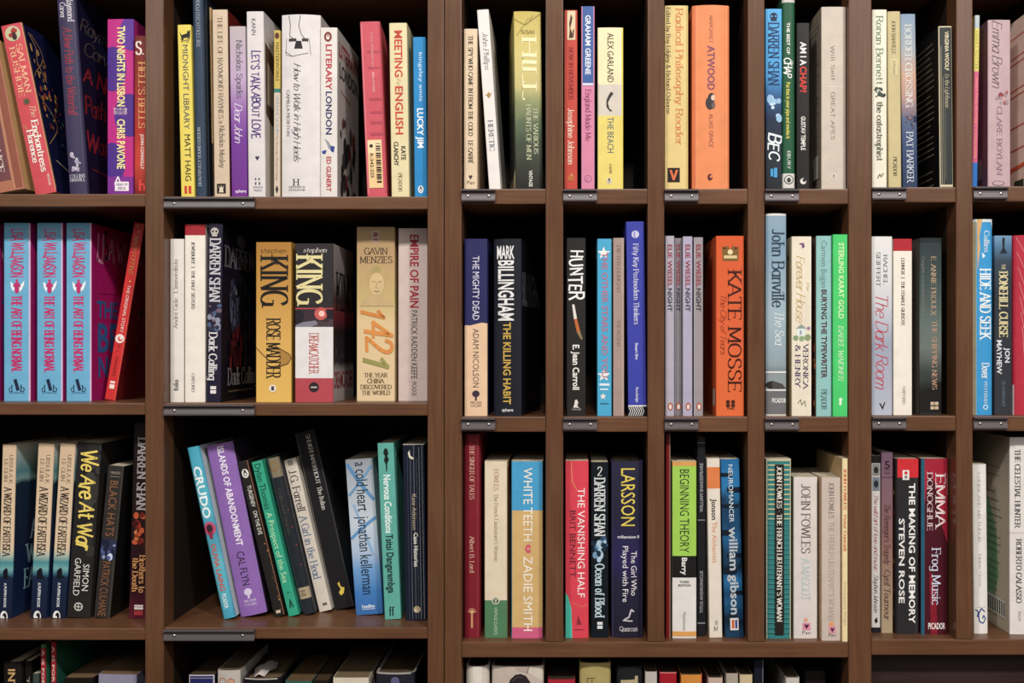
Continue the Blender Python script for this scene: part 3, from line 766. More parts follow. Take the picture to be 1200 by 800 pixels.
# --- top row, cubbyholes
A4 = (530, 0, .3, 221, 'books in the first cubbyhole of the top row')
bk(A4, 45, 98, 113, '#dcc3a2', [T('THE SPY WHO CAME IN FROM THE COLD', 140, 532, .5, .32, 'G', '#43352a'), A('LE CARR\u00c9', 548, 640, .5, .32, 'G', '#43352a'), E(PG([(.5, 702), (.36, 688), (.43, 683), (.5, 689), (.57, 683), (.64, 688)], '#2a2020'), role='publisher_mark'), H('Pan', 713, 14, .25, .8, 'S', '#5a4636', 'publisher_mark')],
   'thin beige paperback standing left of the leaning white book', s=10)
bk(A4, 144, 190, 38, '#e2dbd5', [A('John Phillips', 128, 276, .55, .42, 'I', '#6a6668'), E(PG([(.5, 360), (.62, 368), (.78, 364), (.62, 380), (.5, 386), (.38, 378), (.22, 370), (.4, 370)], '#a8854a')), T('HERETIC', 470, 592, .5, .4, 'F', '#4c5866')],
   'thin white paperback leaning left with a gold emblem mid-spine', lean=-48, s=10)
bk(A4, 248, 355, 45, ('g', [(0, '#c2ac50'), (.25, '#cdbe70'), (.42, '#bfb270'), (.5, '#8f9460'), (.6, '#5e6c4e'), (.72, '#48543f'), (.85, '#34372c'), (1, '#242320')], .22),
   [L([(.0, 75), (.4, 100), (.95, 55)], 4, '#8a7a34'), L([(.5, 95), (.7, 60)], 3, '#8a7a34'), L([(.1, 140), (.55, 70)], 3, '#9a8838'), A('SUSAN', 0, 0, .5, .1, 'F', '#6a5c28') if 0 else H('SUSAN', 126, 14, .25, .75, 'F', '#75652c', 'author_name'),
    A('HILL', 138, 392, .55, .5, 'F', '#ece2ae'), T('THE VARIOUS', 420, 602, .76, .16, 'F', '#c4c6a0'), T('HAUNTS OF MEN', 408, 626, .5, .17, 'F', '#c4c6a0'), PB('VINTAGE', 666, 730, .55, .13, 'B', '#d8d8cc')],
   'thick paperback with a yellow sky fading into dark green woodland', lean=-8, s=11, yaw=6, left=('g', [(0, '#b0a050'), (.4, '#7a7a48'), (.55, '#3a4234'), (.88, '#2a2a24'), (.9, '#c8b890'), (1, '#b8a880')], .1), dep=.118, bulge=.002)
A5 = (650, 0, .3, 221, 'books in the second cubbyhole of the top row')
bk(A5, 38, 89, 40, '#bf4233', [R(40, 735, '#d86a58', 0, .06), E(R(43, 156, '#dcc49c', .22, .84), PG([(.5, 55), (.62, 70), (.55, 90), (.45, 110), (.6, 130), (.7, 148), (.35, 150), (.4, 118), (.36, 90), (.44, 72)], '#4a2c20'), PG([(.62, 120), (.76, 112), (.72, 146), (.6, 146)], '#7a4a30')),
    T('NOW IN NOVEMBER', 184, 392, .5, .34, 'F', '#7c1f1c'), A('Josephine Johnson', 424, 642, .5, .44, 'F', '#ecd6c0'), E(O(696, .5, 13, '#b8642c'), PG([(.5, 684), (.62, 676), (.6, 688)], '#d8b070'), role='publisher_mark')],
   'thin red paperback with a cream picture panel on top of its spine', s=10)
bk(A5, 104, 156, 25, '#3c5e9e', [R(336, 740, '#d37f9f'), R(25, 740, '#cf86a6', 0, .09), R(25, 740, '#cf86a6', .91, 1), R(325, 334, '#d8d2dc', .1, .9), A('GRAHAM GREENE', 60, 292, .5, .4, 'B', '#dfe4ee'), T('England Made Me', 348, 552, .52, .42, 'F', '#8c3c62'), E(O(698, .5, 14, '#7a4a68'), O(698, .5, 12, '#d37f9f'), L([(.5, 690), (.4, 710)], 2, '#7a4a68'), role='publisher_mark')],
   'thin paperback, blue above and pink below, between the red and yellow ones', s=10)
bk(A5, 168, 268, 108, '#e6da ac'.replace(' ', ''), [R(330, 452, '#cdc3b4'), R(452, 740, '#dfca62'), R(108, 740, '#e2cc48', .94, 1), R(325, 452, '#c8b8a4', 0, .06), A('ALEX GARLAND', 130, 322, .5, .24, 'S', '#3c3830'), E(PG([(.52, 358), (.62, 366), (.5, 382), (.4, 402), (.46, 424), (.58, 434), (.48, 436), (.34, 418), (.34, 392), (.44, 370)], '#3a3632')),
    T('THE BEACH', 458, 597, .5, .24, 'S', '#4c6070'), T('A NOVEL', 640, 680, .5, .1, 'S', '#5a5030', 'tagline'), penguin(707, .45, 10, '#d8c8b0')],
   'cream and yellow paperback with a footprint on a grey spine band', s=11, right='#241a28')
A6 = (770, 0, .3, 221, 'books in the third cubbyhole of the top row')
bk(A6, 30, 122, 22, '#dac07a', [R(22, 735, '#c8ac60', .9, .96), T('Radical Philosophy Reader', 30, 568, .62, .3, 'F', '#cf7c3a'), A('Edited by Roy Edgley & Richard Osborne', 28, 446, .16, .17, 'F', '#5a4a30'), E(R(656, 712, '#241c18', .12, .64), PG([(.2, 664), (.3, 664), (.38, 690), (.46, 664), (.57, 664), (.42, 704), (.34, 704)], '#d86a3a'), role='publisher_mark')],
   'pale yellow paperback with a black square bearing an orange V', s=10)
bk(A6, 138, 284, 20, '#e48650', [R(20, 735, '#f0a070', .1, .115), R(20, 735, '#d06a3a', .02, .1), R(20, 735, '#f2a878', .925, .94), R(20, 735, '#d8743f', .94, .99), A('MARGARET', 62, 168, .5, .09, 'M', '#9a5a50'), A('ATWOOD', 178, 352, .5, .2, 'B', '#8c4a62'),
    E(blob(.47, 402, .13, 28, '#3a3438', 7), blob(.51, 378, .09, 15, '#3a3438', 8), blob(.55, 382, .055, 11, '#d8c0b0', 9), blob(.56, 412, .05, 12, '#6a5a58', 10)), T('ALIAS GRACE', 446, 576, .5, .1, 'M', '#8a4a44'), E(O(692, .47, 10, '#5a3034', 1.3), O(690, .5, 5, '#e8824c'), role='publisher_mark')],
   'thick orange paperback with a small portrait on its creased spine', s=11, bulge=.004, left='#d06a38', right='#c05c30')
A7 = (885, 0, .3, 221, 'books in the fourth cubbyhole of the top row')
bk(A7, 40, 105, 35, ('g', [(0, '#4aa6dc'), (.35, '#3f98d2'), (.48, '#2a5a8c'), (.6, '#1e2a44'), (.8, '#24303a'), (1, '#1e2228')], .07), [skull(64, .5, 15, '#1f2c44', '#4aa6dc'), A('DARREN SHAN', 86, 336, .5, .62, 'G', '#1c3a66')]
   + blobs(31, 375, 480, .2, .85, 16, ['#8fb8d8', '#c0d8e8', '#4a7cb0', '#23406a'], 4, 12) + [T('BEC', 518, 632, .52, .68, 'K', '#e0e6ea'), E(R(660, 690, '#3f9ad0', .3, .46), R(656, 694, '#3f9ad0', .5, .7), role='publisher_mark')],
   'paperback fading from bright blue to black, next to the green book', s=10)
bk(A7, 106, 157, -16, '#1c5438', [R(-16, 10, '#c4c0bc'), R(678, 735, '#cfcac4'), T('THE BEST OF', 88, 212, .45, .24, 'B', '#e4e4dc'), T('the', 236, 266, .75, .2, 'C', '#e4e4dc'), T('CHAP', 226, 306, .42, .5, 'K', '#f0eee8'), T('Put that in your pipe and smoke it', 322, 542, .45, .3, 'B', '#d8cc4a', 'tagline'), PB('EBURY', 590, 662, .5, .26, 'S', '#cfd6cc'),
    E(O(702, .5, 18, '#2a2a2a'), O(702, .5, 15, '#cfcac4'), O(704, .5, 8, '#3a3a3a', 1.2), role='publisher_mark')],
   'tall dark green thin hardback with white bands at top and foot', s=11, hb=1)
bk(A7, 162, 213, 90, '#231e1d', [T('AM I A', 164, 256, .5, .48, 'B', '#ece6e0'), T('CHAP?', 260, 362, .5, .52, 'B', '#d83a30'), A('GUSTAV TEMPLE', 455, 587, .5, .34, 'B', '#e0dad4'), E(O(708, .5, 12, '#d8d2cc'), O(704, .58, 7, '#231e1d'), role='publisher_mark')],
   'black paperback with white and red capital lettering on its spine', s=12)
bk(A7, 259, 355, 27, '#c6b8a9', [R(338, 341, '#d8ccc0'), R(27, 735, '#b4a698', .9, .94), A('Will Self', 178, 316, .46, .15, 'M', '#77695e'), T('GREAT APES', 360, 546, .46, .15, 'M', '#77695e'), penguin(692, .5, 11, '#d6ccc0', '#8a7c70')],
   'thick pale greige paperback with widely spaced faint lettering', s=10, left='#9a8b7c', ld=lines(60, 560, 24, .1, .8, 4, '#7a6c60') + [R(600, 690, '#d0c8bc', .08, .3)], dep=.12)
A8 = (1005, 0, .3, 219, 'books in the fifth cubbyhole of the top row')
bk(A8, 57, 115, 38, '#e2dcc8', [A('Ronan Bennett', 60, 332, .5, .46, 'F', '#66805f'), *blobs(41, 345, 382, .1, .9, 18, ['#3c4a44', '#5a6a60', '#2c3834'], 3, 6), T('the catastrophist', 398, 628, .5, .4, 'F', '#6e6e5c'), E(L([(.35, 696), (.5, 680), (.6, 690), (.75, 676)], 3, '#6a6a5a'), role='publisher_mark')],
   'off-white paperback with green lettering and a dark smudged picture', s=10)
bk(A8, 122, 172, 45, '#c2b280', [A('JOHN BANVILLE', 80, 212, .46, .28, 'F', '#554a34'), T('Athena', 234, 292, .46, .28, 'F', '#eee0b8'), R(230, 296, '#cfc090', .25, .75), T('Athena', 234, 292, .5, .28, 'F', '#8a7a54'), PB('PICADOR', 612, 690, .5, .28, 'F', '#4a4230')],
   'khaki paperback, second from the left in its cubbyhole', s=11, lean=-5)
bk(A8, 177, 236, 55, ('g', [(0, '#7f96ae'), (.2, '#9aa2a8'), (.35, '#c29a80'), (.48, '#b08a80'), (.6, '#52607e'), (.8, '#34456a'), (1, '#2a3856')], .1), [T('BORDER CROSSING', 95, 422, .5, .44, 'F', '#d6d6d2'), *blobs(44, 440, 500, .2, .9, 12, ['#5a4a5a', '#2c3450', '#8a6a68'], 3, 9), A('PAT BARKER', 514, 716, .5, .42, 'F', '#ccd4de')],
   'blue-grey paperback with a peach dusk sky on its spine', s=12, lean=-10)
bk(A8, 322, 374, 103, '#303433', [R(103, 730, '#cdbf9a', 0, .07), R(103, 730, '#c8bda0', .95, 1), R(180, 730, '#b8ac8c', .16, .19), R(300, 730, '#a89c7c', .30, .32), R(380, 700, '#98907a', .44, .455), R(722, 730, '#cfc2a0'), R(103, 108, '#cfc2a0'), A('VIRGINIA WOOLF', 124, 276, .6, .3, 'B', '#d8cca8'), T('To the Lighthouse', 290, 422, .6, .3, 'I', '#c8bc98')],
   'worn black paperback with cream scuffed edges and text on its back cover', s=4, lean=-6, left='#17120f', rim='#cdbf9a', ld=lines(150, 320, 8, .12, .75, 5, '#7c7058') + lines(350, 590, 11, .12, .75, 5, '#7c7058') + lines(655, 710, 3, .12, .6, 5, '#7c7058'))
A9 = (1005, 0, .3, 218, 'books in the sixth cubbyhole of the top row')
bk(A9, 448, 468, 60, ('g', [(0, '#b8c0c0'), (.07, '#a8b8c4'), (.08, '#d8ca5c'), (.32, '#d8ca5c'), (.33, '#cf5a82'), (.85, '#cf5a82'), (.86, '#2070c0'), (1, '#2070c0')], .0), [A('HARRY POTTER', 122, 272, .5, .5, 'S', '#a8983c'), T('AND THE SECRET CHAMBER', 300, 620, .5, .4, 'S', '#e8a060')],
   'very thin spine in yellow, pink and blue beside the upright', s=12, lean=10, left='#d0c060')
bk(A9, 510, 598, 78, '#ba9da1', [T('Emma Brown', 80, 346, .4, .42, 'C', '#4c3a44'), E(*blobs(51, 360, 402, .3, .85, 12, ['#a85a5a', '#8a3c44', '#c89a9a', '#9a8a90'], 4, 10)), A('CLARE BOYLAN', 416, 686, .5, .22, 'F', '#8c6478'), E(O(716, .45, 24, '#5a4854', .4), O(716, .45, 21, '#ba9da1', .36), role='publisher_mark'), H('ABACUS', 716, 9, .3, .6, 'F', '#5a4854', 'publisher_mark')],
   'mauve paperback with dark script title and a small flower picture', s=14, left='#6a4450', ld=[R(610, 690, '#8a7a70', .15, .4)])
bk(A9, 668, 744, 44, '#e6c6b4', [T('LOVE LETTERS', 150, 500, .5, .4, 'F', '#b8402c')],
   'pink hardback at the right edge with thin red lines on its cover', s=14, hb=1, left='#e8cab8', ld=[L([(.0, y), (1, y + 12)], 5, '#cf5a48') for y in (110, 190, 215, 320, 345, 470, 560)] + [L([(0, 630), (1, 660)], 16, '#d8582c'), R(690, 725, '#2a3a2a', .1, .3)])
# --- second row, left bay
B1 = (0, 240, .3125, 472, 'books in the middle left compartment')
def artbook(xl, xr, yt, label, s=45):
    fig = E(PG([(.26, 288), (.34, 294), (.42, 312), (.4, 326), (.32, 318), (.28, 304)], '#e8eef0'), PG([(.8, 284), (.7, 294), (.6, 312), (.6, 328), (.7, 318), (.77, 302)], '#e8eef0'),
            O(284, .51, 5, '#c2286a'), PG([(.46, 290), (.56, 290), (.66, 304), (.62, 310), (.58, 304), (.59, 324), (.54, 332), (.48, 332), (.43, 324), (.44, 304), (.4, 310), (.36, 304)], '#c2286a'))
    return bk(B1, xl, xr, yt, '#64aace', [R(yt, 742, '#e0b8d8', .955, 1), A('LISA WILLIAMSON', 90, 272, .52, .42, 'J', '#c42c6c'), fig, T('THE ART OF BEING NORMAL', 340, 628, .5, .34, 'O', '#c42c6c'),
        H('d', 688, 24, .2, .36, 'F', '#1f2a44', 'publisher_mark'), H('b', 688, 24, .62, .8, 'F', '#1f2a44', 'publisher_mark'), E(PG([(.38, 656), (.5, 652), (.62, 694), (.5, 698)], '#1f2a44'), role='publisher_mark'), H('david fickling books', 704, 6, .22, .8, 'S', '#2a4a70', 'publisher_mark')],
        label, s=s, right='#b20d6c', dep=.128, rd=[H('LISA', 150, 100, .12, .5, 'J', '#e4a8c0', 'cover_author'), H('WILL', 165, 90, .55, .95, 'J', '#e4a8c0', 'cover_author'), H('THE', 390, 66, .12, .56, 'B', '#2c6cac', 'cover_title'), H('BE', 498, 112, .14, .6, 'B', '#2c6cac', 'cover_title'), H('NO', 610, 80, .15, .6, 'B', '#2c6cac', 'cover_title'), L([(.15, 330), (.6, 322)], 3, '#8a1458')])
artbook(-108, -20, 68, 'pink and blue paperback almost wholly cut off by the left photo edge')
artbook(13, 112, 68, 'pink and blue paperback, leftmost of three showing winged-figure spines')
artbook(137, 233, 68, 'pink and blue paperback, middle of three showing winged-figure spines')
artbook(247, 341, 68, 'pink and blue paperback, rightmost of three, its pink cover showing')
bk(B1, 390, 431, 68, '#cc2828', [R(68, 740, '#e04a40', .9, 1), *[O(y, u, 3, '#d8c060') for y, u in ((82, .4), (104, .6), (290, .55))], T('MARY POPPINS', 118, 266, .5, .42, 'C', '#c89a48'), T('THE ORIGINAL STORY', 304, 482, .55, .28, 'S', '#eed8d0', 'tagline'), E(O(505, .5, 17, '#ead8d0'), O(505, .55, 9, '#cc2828'), O(502, .6, 6, '#ead8d0')), A('P. L. TRAVERS', 530, 645, .5, .22, 'M', '#4a0e10'), E(R(664, 692, '#eed8d0', .3, .75), R(672, 676, '#cc2828', .3, .75), role='publisher_mark')],
   'thin bright red paperback leaning right against the upright', lean=112, s=58, right='#78121a', rd=blobs(61, 300, 620, .2, .8, 10, ['#5a2024', '#8a3a34', '#3a2a24'], 8, 20), dep=.11)
# --- second row, second bay
B2 = (185, 240, .3125, 472, 'books in the middle compartment of the second bay')
bk(B2, 45, 97, 128, '#ddd6cd', [A('Andr\u00e9 Gide', 466, 350, .42, .28, 'F', '#7d7570'), T("L'immoraliste", 332, 204, .42, .28, 'F', '#7d7570'), PB('folio', 697, 655, .45, .34, 'B', '#3a3632')],
   'thin white paperback, first from the left in its compartment', s=18, right='#c8c0b4', rd=blobs(62, 420, 640, .05, .4, 8, ['#2a2826'], 6, 14))
bk(B2, 100, 177, 73, '#e6ddd0', [R(73, 114, '#a3202c'), T('JEWSBURY  |  THE HALF SISTERS', 138, 392, .42, .15, 'G', '#4a4440'), PB('OXFORD', 632, 702, .42, .14, 'F', '#5a544e')],
   'off-white paperback with a dark red top band, beside the thin white one', s=18)
bk(B2, 181, 235, 70, '#1f1b30', [skull(100, .45, 15, '#b8b0a8', '#1f1b30'), A('DARREN SHAN', 124, 366, .5, .7, 'G', '#c8c4c8'), *blobs(63, 376, 468, .15, .85, 20, ['#4a5a7c', '#8a8ca0', '#2c3048', '#6a5a6a'], 5, 12), T('Dark Calling', 476, 658, .45, .55, 'G', '#d8d2d4'), E(R(680, 708, '#dcd6d4', .3, .7), R(692, 695, '#1f1b30', .3, .7), role='publisher_mark')],
   'dark navy paperback with pale lettering, a hooded figure on its cover', lean=8, s=16, right=('g', [(0, '#14121c'), (.35, '#1c1a28'), (.6, '#221420'), (.8, '#1a1624'), (1, '#15121c')], .05), dep=.126,
   rd=[H('DARREN', 188, 76, .06, .98, 'G', '#77747c', 'cover_author'), blob(.55, 118, .14, 26, '#57535a', 3), *blobs(201, 285, 345, .24, .4, 14, ['#6c6e82', '#4a4e66', '#34384c'], 6, 13, 1.6), *blobs(202, 345, 470, .2, .5, 30, ['#464a62', '#5c6078', '#2c3044', '#3a3e54'], 7, 16, 1.8), *blobs(203, 460, 600, .18, .52, 30, ['#541620', '#6c1c28', '#3c101a', '#2c1420'], 7, 16, 1.8), *blobs(204, 270, 600, .6, .95, 24, ['#24243a', '#1c1c2c', '#2c2434', '#202838'], 10, 24, 1.5), O(322, .31, 7, '#9a9aa8', 1.5), H('Dark Calling', 645, 62, .08, 1.0, 'G', '#8a858c', 'cover_title'), R(698, 704, '#5a5038', .1, .9)])
bk(B2, 367, 500, 140, ('g', [(0, '#a87428'), (.3, '#bd8a38'), (.6, '#d2a24a'), (1, '#dcae4c')], .06), [H('stephen', 172, 18, .14, .86, 'M', '#2a2018', 'author_name'), A('KING', 188, 386, .52, .74, 'D', '#1f1a16'), *[L([(.0 + .1 * i, 535 + 14 * i), (.1 + .1 * i, 548 + 13 * i)], 4, '#7a5428') for i in range(3)], PG([(.55, 530), (.95, 560), (1, 576), (.9, 596), (.6, 610), (.7, 580)], '#a87a34'), L([(.55, 530), (.95, 560), (1, 576), (.9, 596), (.6, 610)], 4, '#6a4822'), T('ROSE MADDER', 424, 652, .5, .38, 'D', '#241d18'), E(O(688, .48, 14, '#e4d8c4'), R(680, 696, '#4a3a48', .44, .52), role='publisher_mark')],  # gold darkened towards the top, painting the shelf's shadow into the cover
   'thick golden paperback with large black capitals, right of the navy one', s=18, right='#b4842e')
B3 = (335, 240, .3125, 472, 'books in the middle compartment of the second bay')
bk(B3, 34, 177, 145, '#2e2a2b', [R(390, 472, '#4a3c44'), PG([(0, 390), (1, 390), (1, 418), (.85, 440), (.6, 436), (.3, 444), (0, 430)], '#3a2c34'), O(408, .68, 24, '#c85a54'), O(408, .7, 11, '#f0c0b4'), PG([(0, 400), (.12, 392), (.25, 410), (.2, 440), (0, 452)], '#242228'), PG([(.0, 452), (.2, 440), (.55, 434), (.6, 448), (.35, 462), (.1, 468)], '#7e7a86'), PG([(.8, 396), (1, 392), (1, 430), (.86, 424)], '#241f26'), R(458, 650, '#dcd7d6'), R(387, 391, '#c04a48'), R(650, 742, '#b2444e'), O(684, .5, 19, '#2c2426'), R(681, 687, '#b8a8a4', .42, .58),
    H('stephen', 170, 16, .22, .84, 'I', '#e0d8d0', 'author_name'), A('KING', 184, 380, .38, .66, 'D', '#dccf92'), T('DREAMCATCHER', 480, 634, .5, .24, 'F', '#c04434')],
   'black, white and red paperback with a snowy night picture mid-spine', s=18, dep=.115, right=('g', [(0, '#a09898'), (.2, '#8a8080'), (.35, '#4a3438'), (.45, '#7a2a34'), (.55, '#2c2028'), (.75, '#3a3036'), (.82, '#b8b0ae'), (1, '#a8a0a0')], .06),
   rd=[H('KING', 320, 140, .12, 1.0, 'D', '#2c2628', 'cover_author'), H('DREAMCATCHER', 658, 66, .05, .98, 'B', '#8c2028', 'cover_title'), *blobs(65, 510, 600, .1, .6, 8, ['#6a5a6a', '#2a2430', '#4a3c4c'], 6, 14)])
bk(B3, 265, 408, 83, ('g', [(0, '#a3865c'), (.2, '#b89668'), (.42, '#c2aa6c'), (.55, '#d8bc8a'), (1, '#d9bf94')], .1), [E(R(97, 139, '#b0988c', .4, .6), O(112, .5, 9, '#8a4a44'), R(128, 134, '#8a4a44', .44, .56), role='publisher_mark'), H('GAVIN', 174, 24, .2, .82, 'F', '#46362a', 'author_name'), H('MENZIES', 206, 24, .08, .94, 'F', '#46362a', 'author_name'),  # sand tone darker at the top, with the shelf's shadow painted in
    blob(.53, 270, .27, 46, '#b89c66', 3, 20, .05), blob(.53, 244, .12, 16, '#a8945a', 4), blob(.53, 298, .19, 44, '#ceb27e', 5, 20, .04), L([(.4, 286), (.45, 290), (.5, 287)], 3, '#8c7a48'), L([(.56, 287), (.61, 290), (.66, 286)], 3, '#8c7a48'), L([(.53, 290), (.51, 310), (.55, 312)], 3, '#a8945a'), L([(.46, 323), (.53, 326), (.6, 323)], 3, '#8a6c40'), PG([(.08, 380), (.16, 356), (.36, 342), (.46, 336), (.6, 336), (.7, 342), (.9, 356), (.98, 380)], '#c2a674'),
    T('1', 392, 430, .44, .62, 'K', '#cf8038'), T('42', 432, 560, .56, .62, 'K', '#d88a3c'), T('1', 570, 616, .52, .66, 'K', '#98904c'), H('THE YEAR', 638, 15, .2, .82, 'F', '#5a4630', 'tagline'), H('CHINA', 660, 16, .28, .74, 'F', '#5a4630', 'tagline'), H('DISCOVERED', 682, 15, .1, .92, 'F', '#5a4630', 'tagline'), H('THE WORLD', 704, 15, .14, .88, 'F', '#5a4630', 'tagline')],
   'thick sand-coloured paperback with a stone face and large orange numerals', s=44)
bk(B3, 421, 531, 88, '#cab5ad', [T('EMPIRE OF PAIN', 112, 386, .55, .3, 'B', '#a62236'), A('PATRICK RADDEN KEEFE', 396, 652, .55, .2, 'S', '#44383c'), PB('PICADOR', 664, 716, .55, .16, 'S', '#6a5c58')],
   'pale pinkish grey paperback at the right end of the middle shelf', s=48)
# --- second row, cubbyholes
B4 = (530, 240, .3375, 488, 'books in the first cubbyhole of the middle row')
bk(B4, 42, 122, 118, '#2a2a5a', [PG([(0, 418), (.25, 419), (.5, 414), (.75, 409), (1, 412), (1, 735), (0, 735)], '#e0bb96'), T('THE MIGHTY DEAD', 178, 400, .5, .28, 'S', '#d8d6e4'), A('ADAM NICOLSON', 430, 634, .5, .26, 'S', '#4c3c3a'), E(O(656, .5, 13, '#3c3240', .9), R(662, 680, '#3c3240', .46, .54), role='publisher_mark'), H('WILLIAM', 686, 8, .25, .75, 'F', '#5a4a48', 'publisher_mark'), H('COLLINS', 697, 8, .25, .75, 'F', '#5a4a48', 'publisher_mark')],
   'paperback, navy above and peach below, alone left of the black hardback', s=11)
bk(B4, 140, 240, 118, '#1c1e27', [R(118, 735, '#2c303c', .02, .06), R(118, 735, '#2c303c', .93, .97), H('MARK', 165, 46, .14, .76, 'B', '#e4e2e0', 'author_name'), A('BILLINGHAM', 193, 402, .46, .56, 'B', '#e4e2e0'), T('THE KILLING HABIT', 408, 692, .5, .27, 'B', '#c8a23e'), H('sphere', 712, 11, .32, .72, 'B', '#d8d4d0', 'publisher_mark')],
   'black hardback with tall white and gold lettering in the first cubbyhole', s=14, hb=1, yaw=-8, right='#0f1118', rd=[H('BILLINGHAM', 290, 120, .05, .95, 'B', '#5a5a60', 'cover_author'), R(660, 664, '#4a2a22', .3, .8), R(680, 684, '#4a2a22', .3, .9)], dep=.13)
B5 = (650, 240, .3375, 488, 'books in the second cubbyhole of the middle row')
bk(B5, 40, 108, 115, '#272423', [T('HUNTER', 158, 332, .52, .66, 'J', '#eceae6'), PG([(.3, 346), (.42, 346), (.55, 395), (.4, 397)], '#dcd4cc'), PG([(.4, 397), (.55, 395), (.72, 440), (.55, 444)], '#b8642c'), PG([(.55, 444), (.72, 440), (.85, 466), (.76, 468)], '#8a7452'), A('E. Jean Carroll', 486, 642, .5, .34, 'B', '#e8e4de'), E(PG([(.45, 678), (.55, 676), (.62, 686), (.56, 698), (.68, 704), (.36, 704), (.42, 692)], '#d8d2cc'), role='publisher_mark'), H('HOUSE', 710, 6, .3, .75, 'S', '#b8b2ac', 'publisher_mark')],
   'black paperback with scratchy white capitals and a pencil picture', s=11, right='#141212')
bk(B5, 148, 198, 118, '#3ea4cc', [star(168, .45, 23, .021, '#e6e4e0'), star(592, .45, 23, .021, '#e6e4e0'), star(665, .4, 12, .021, '#e6e4e0'), T('THE OTHER STARS AND YOU', 165, 600, .52, .42, 'B', '#b0708c'), R(620, 628, '#d8e4ea', .15, .85), R(638, 643, '#d8e4ea', .2, .75), R(688, 692, '#2a6a90', .2, .8)],
   'turquoise paperback with white stars and pink lettering down its spine', s=12, left='#3494bc', ld=[O(205, .12, 10, '#c8dce4', 4), R(600, 690, '#5a8a9c', .05, .12)])
bk(B5, 203, 241, 115, '#a38b83', [R(115, 735, '#b89e94', .84, 1), A('DIETER DUNGAN', 140, 306, .5, .3, 'F', '#82685f'), T('THE FICTION', 400, 492, .5, .26, 'F', '#8a7067'), PB('OXFORD', 656, 706, .5, .25, 'F', '#b8a298')],
   'slim dusty mauve paperback between turquoise and royal blue books', s=12, rim='#b8a08c')
bk(B5, 256, 319, 58, '#3b41a4', [E(O(103, .5, 13, '#c8c8e0'), L([(.5, 93), (.42, 103), (.5, 114)], 3, '#3b41a4'), role='publisher_mark'), T('Fifty Key Postmodern Thinkers', 134, 416, .52, .28, 'F', '#d6d6ea'), A('Stuart Sim', 480, 537, .5, .16, 'B', '#d6d6ea'), PB('Routledge', 634, 686, .5, .15, 'B', '#c8c8e0'), R(697, 735, '#1c1a1e'), R(696, 701, '#e0dcd8')] + [L([(.02 + .24 * i, 702), (.14 + .24 * i, 716), (.02 + .24 * i, 734)], 2.5, '#e0dcd8') for i in range(4)] + [L([(.14 + .24 * i, 702), (.26 + .24 * i, 716), (.14 + .24 * i, 734)], 2.5, '#e0dcd8') for i in range(3)],
   'tall royal blue paperback with a black zigzag band at its foot', s=11, lean=-8)
B6 = (770, 240, .3375, 488, 'books in the third cubbyhole of the middle row')
def night(xl, xr, yt, col, label, s):
    return bk(B6, xl, xr, yt, col, [R(yt, 735, '#c8c2cc', 0, .07), A('ELIE WIESEL', 138, 286, .5, .5, 'B', '#8e3240'), T('NIGHT', 290, 370, .5, .5, 'B', '#3a343c'), E(O(700, .55, 9, '#b05030', 1.5), O(701, .55, 5, '#dccfc8', 1.8), role='publisher_mark')], label, s=s)
night(29, 60, 108, '#aba5b2', 'thin grey paperback, leftmost of four alike by the orange book', 9)
night(61, 86, 116, '#857e84', 'thin grey paperback, second of four alike, darker and pushed back', 18)
night(90, 123, 110, '#aaa3ba', 'thin lilac-grey paperback, third of four alike, widest of them', 9)
night(128, 160, 113, '#978d91', 'thin grey paperback, rightmost of four alike, touching the orange book', 12)
bk(B6, 205, 303, 108, ('g', [(0, '#d4541f'), (.5, '#d95c2a'), (1, '#dc6428')], .15), [E(PG([(.2, 140), (.3, 160), (.4, 140), (.5, 158), (.6, 138), (.7, 160), (.82, 142), (.78, 195), (.24, 195)], '#7a5a24'), PG([(.28, 176), (.74, 176), (.74, 186), (.28, 186)], '#d8c08a'), O(164, .5, 9, '#e0d0a0'), O(150, .3, 5, '#4a3018'), O(150, .7, 5, '#4a3018')),
    A('KATE MOSSE', 224, 650, .66, .46, 'F', '#43190f'), T('The City of Tears', 316, 522, .26, .2, 'C', '#7a2410'), E(O(684, .42, 7, '#4a2014'), O(684, .6, 7, '#4a2014'), O(696, .42, 7, '#4a2014'), O(696, .6, 7, '#4a2014'), role='publisher_mark'), H('PAN', 707, 8, .4, .64, 'B', '#4a2014', 'publisher_mark')],
   'thick bright orange paperback with a crown at its spine top', s=10, left='#dc5c26', ld=[R(200, 560, '#b8381c', .3, .5), R(640, 700, '#c8b8a8', .06, .2)], dep=.13)
B7 = (885, 240, .3375, 488, 'books in the fourth cubbyhole of the middle row')
bk(B7, 37, 109, 30, ('g', [(0, '#8aa4b4'), (.15, '#7e9cb2'), (.5, '#9cb2bc'), (.75, '#8a9ca4'), (.8, '#6c7478'), (1, '#74767a')], .05), [R(30, 38, '#d8d4cc'), R(578, 584, '#dcdcd8'), R(586, 640, '#8a9498'), O(626, .28, 20, '#2c2826', .7), PG([(.3, 610), (.8, 622), (1, 640), (.3, 640)], '#4a4442'), R(640, 646, '#d8d8d4'), R(646, 735, '#6e6c6e'), A('John Banville', 84, 356, .6, .58, 'F', '#2f4052'), T('The Sea', 374, 492, .66, .42, 'I', '#e4eaec'), H('PICADOR', 679, 16, .3, .98, 'B', '#e4e2de', 'publisher_mark'), R(727, 735, '#c8c0b4')],
   'tall pale blue-grey paperback with a seascape band near its foot', s=10, bulge=.002)
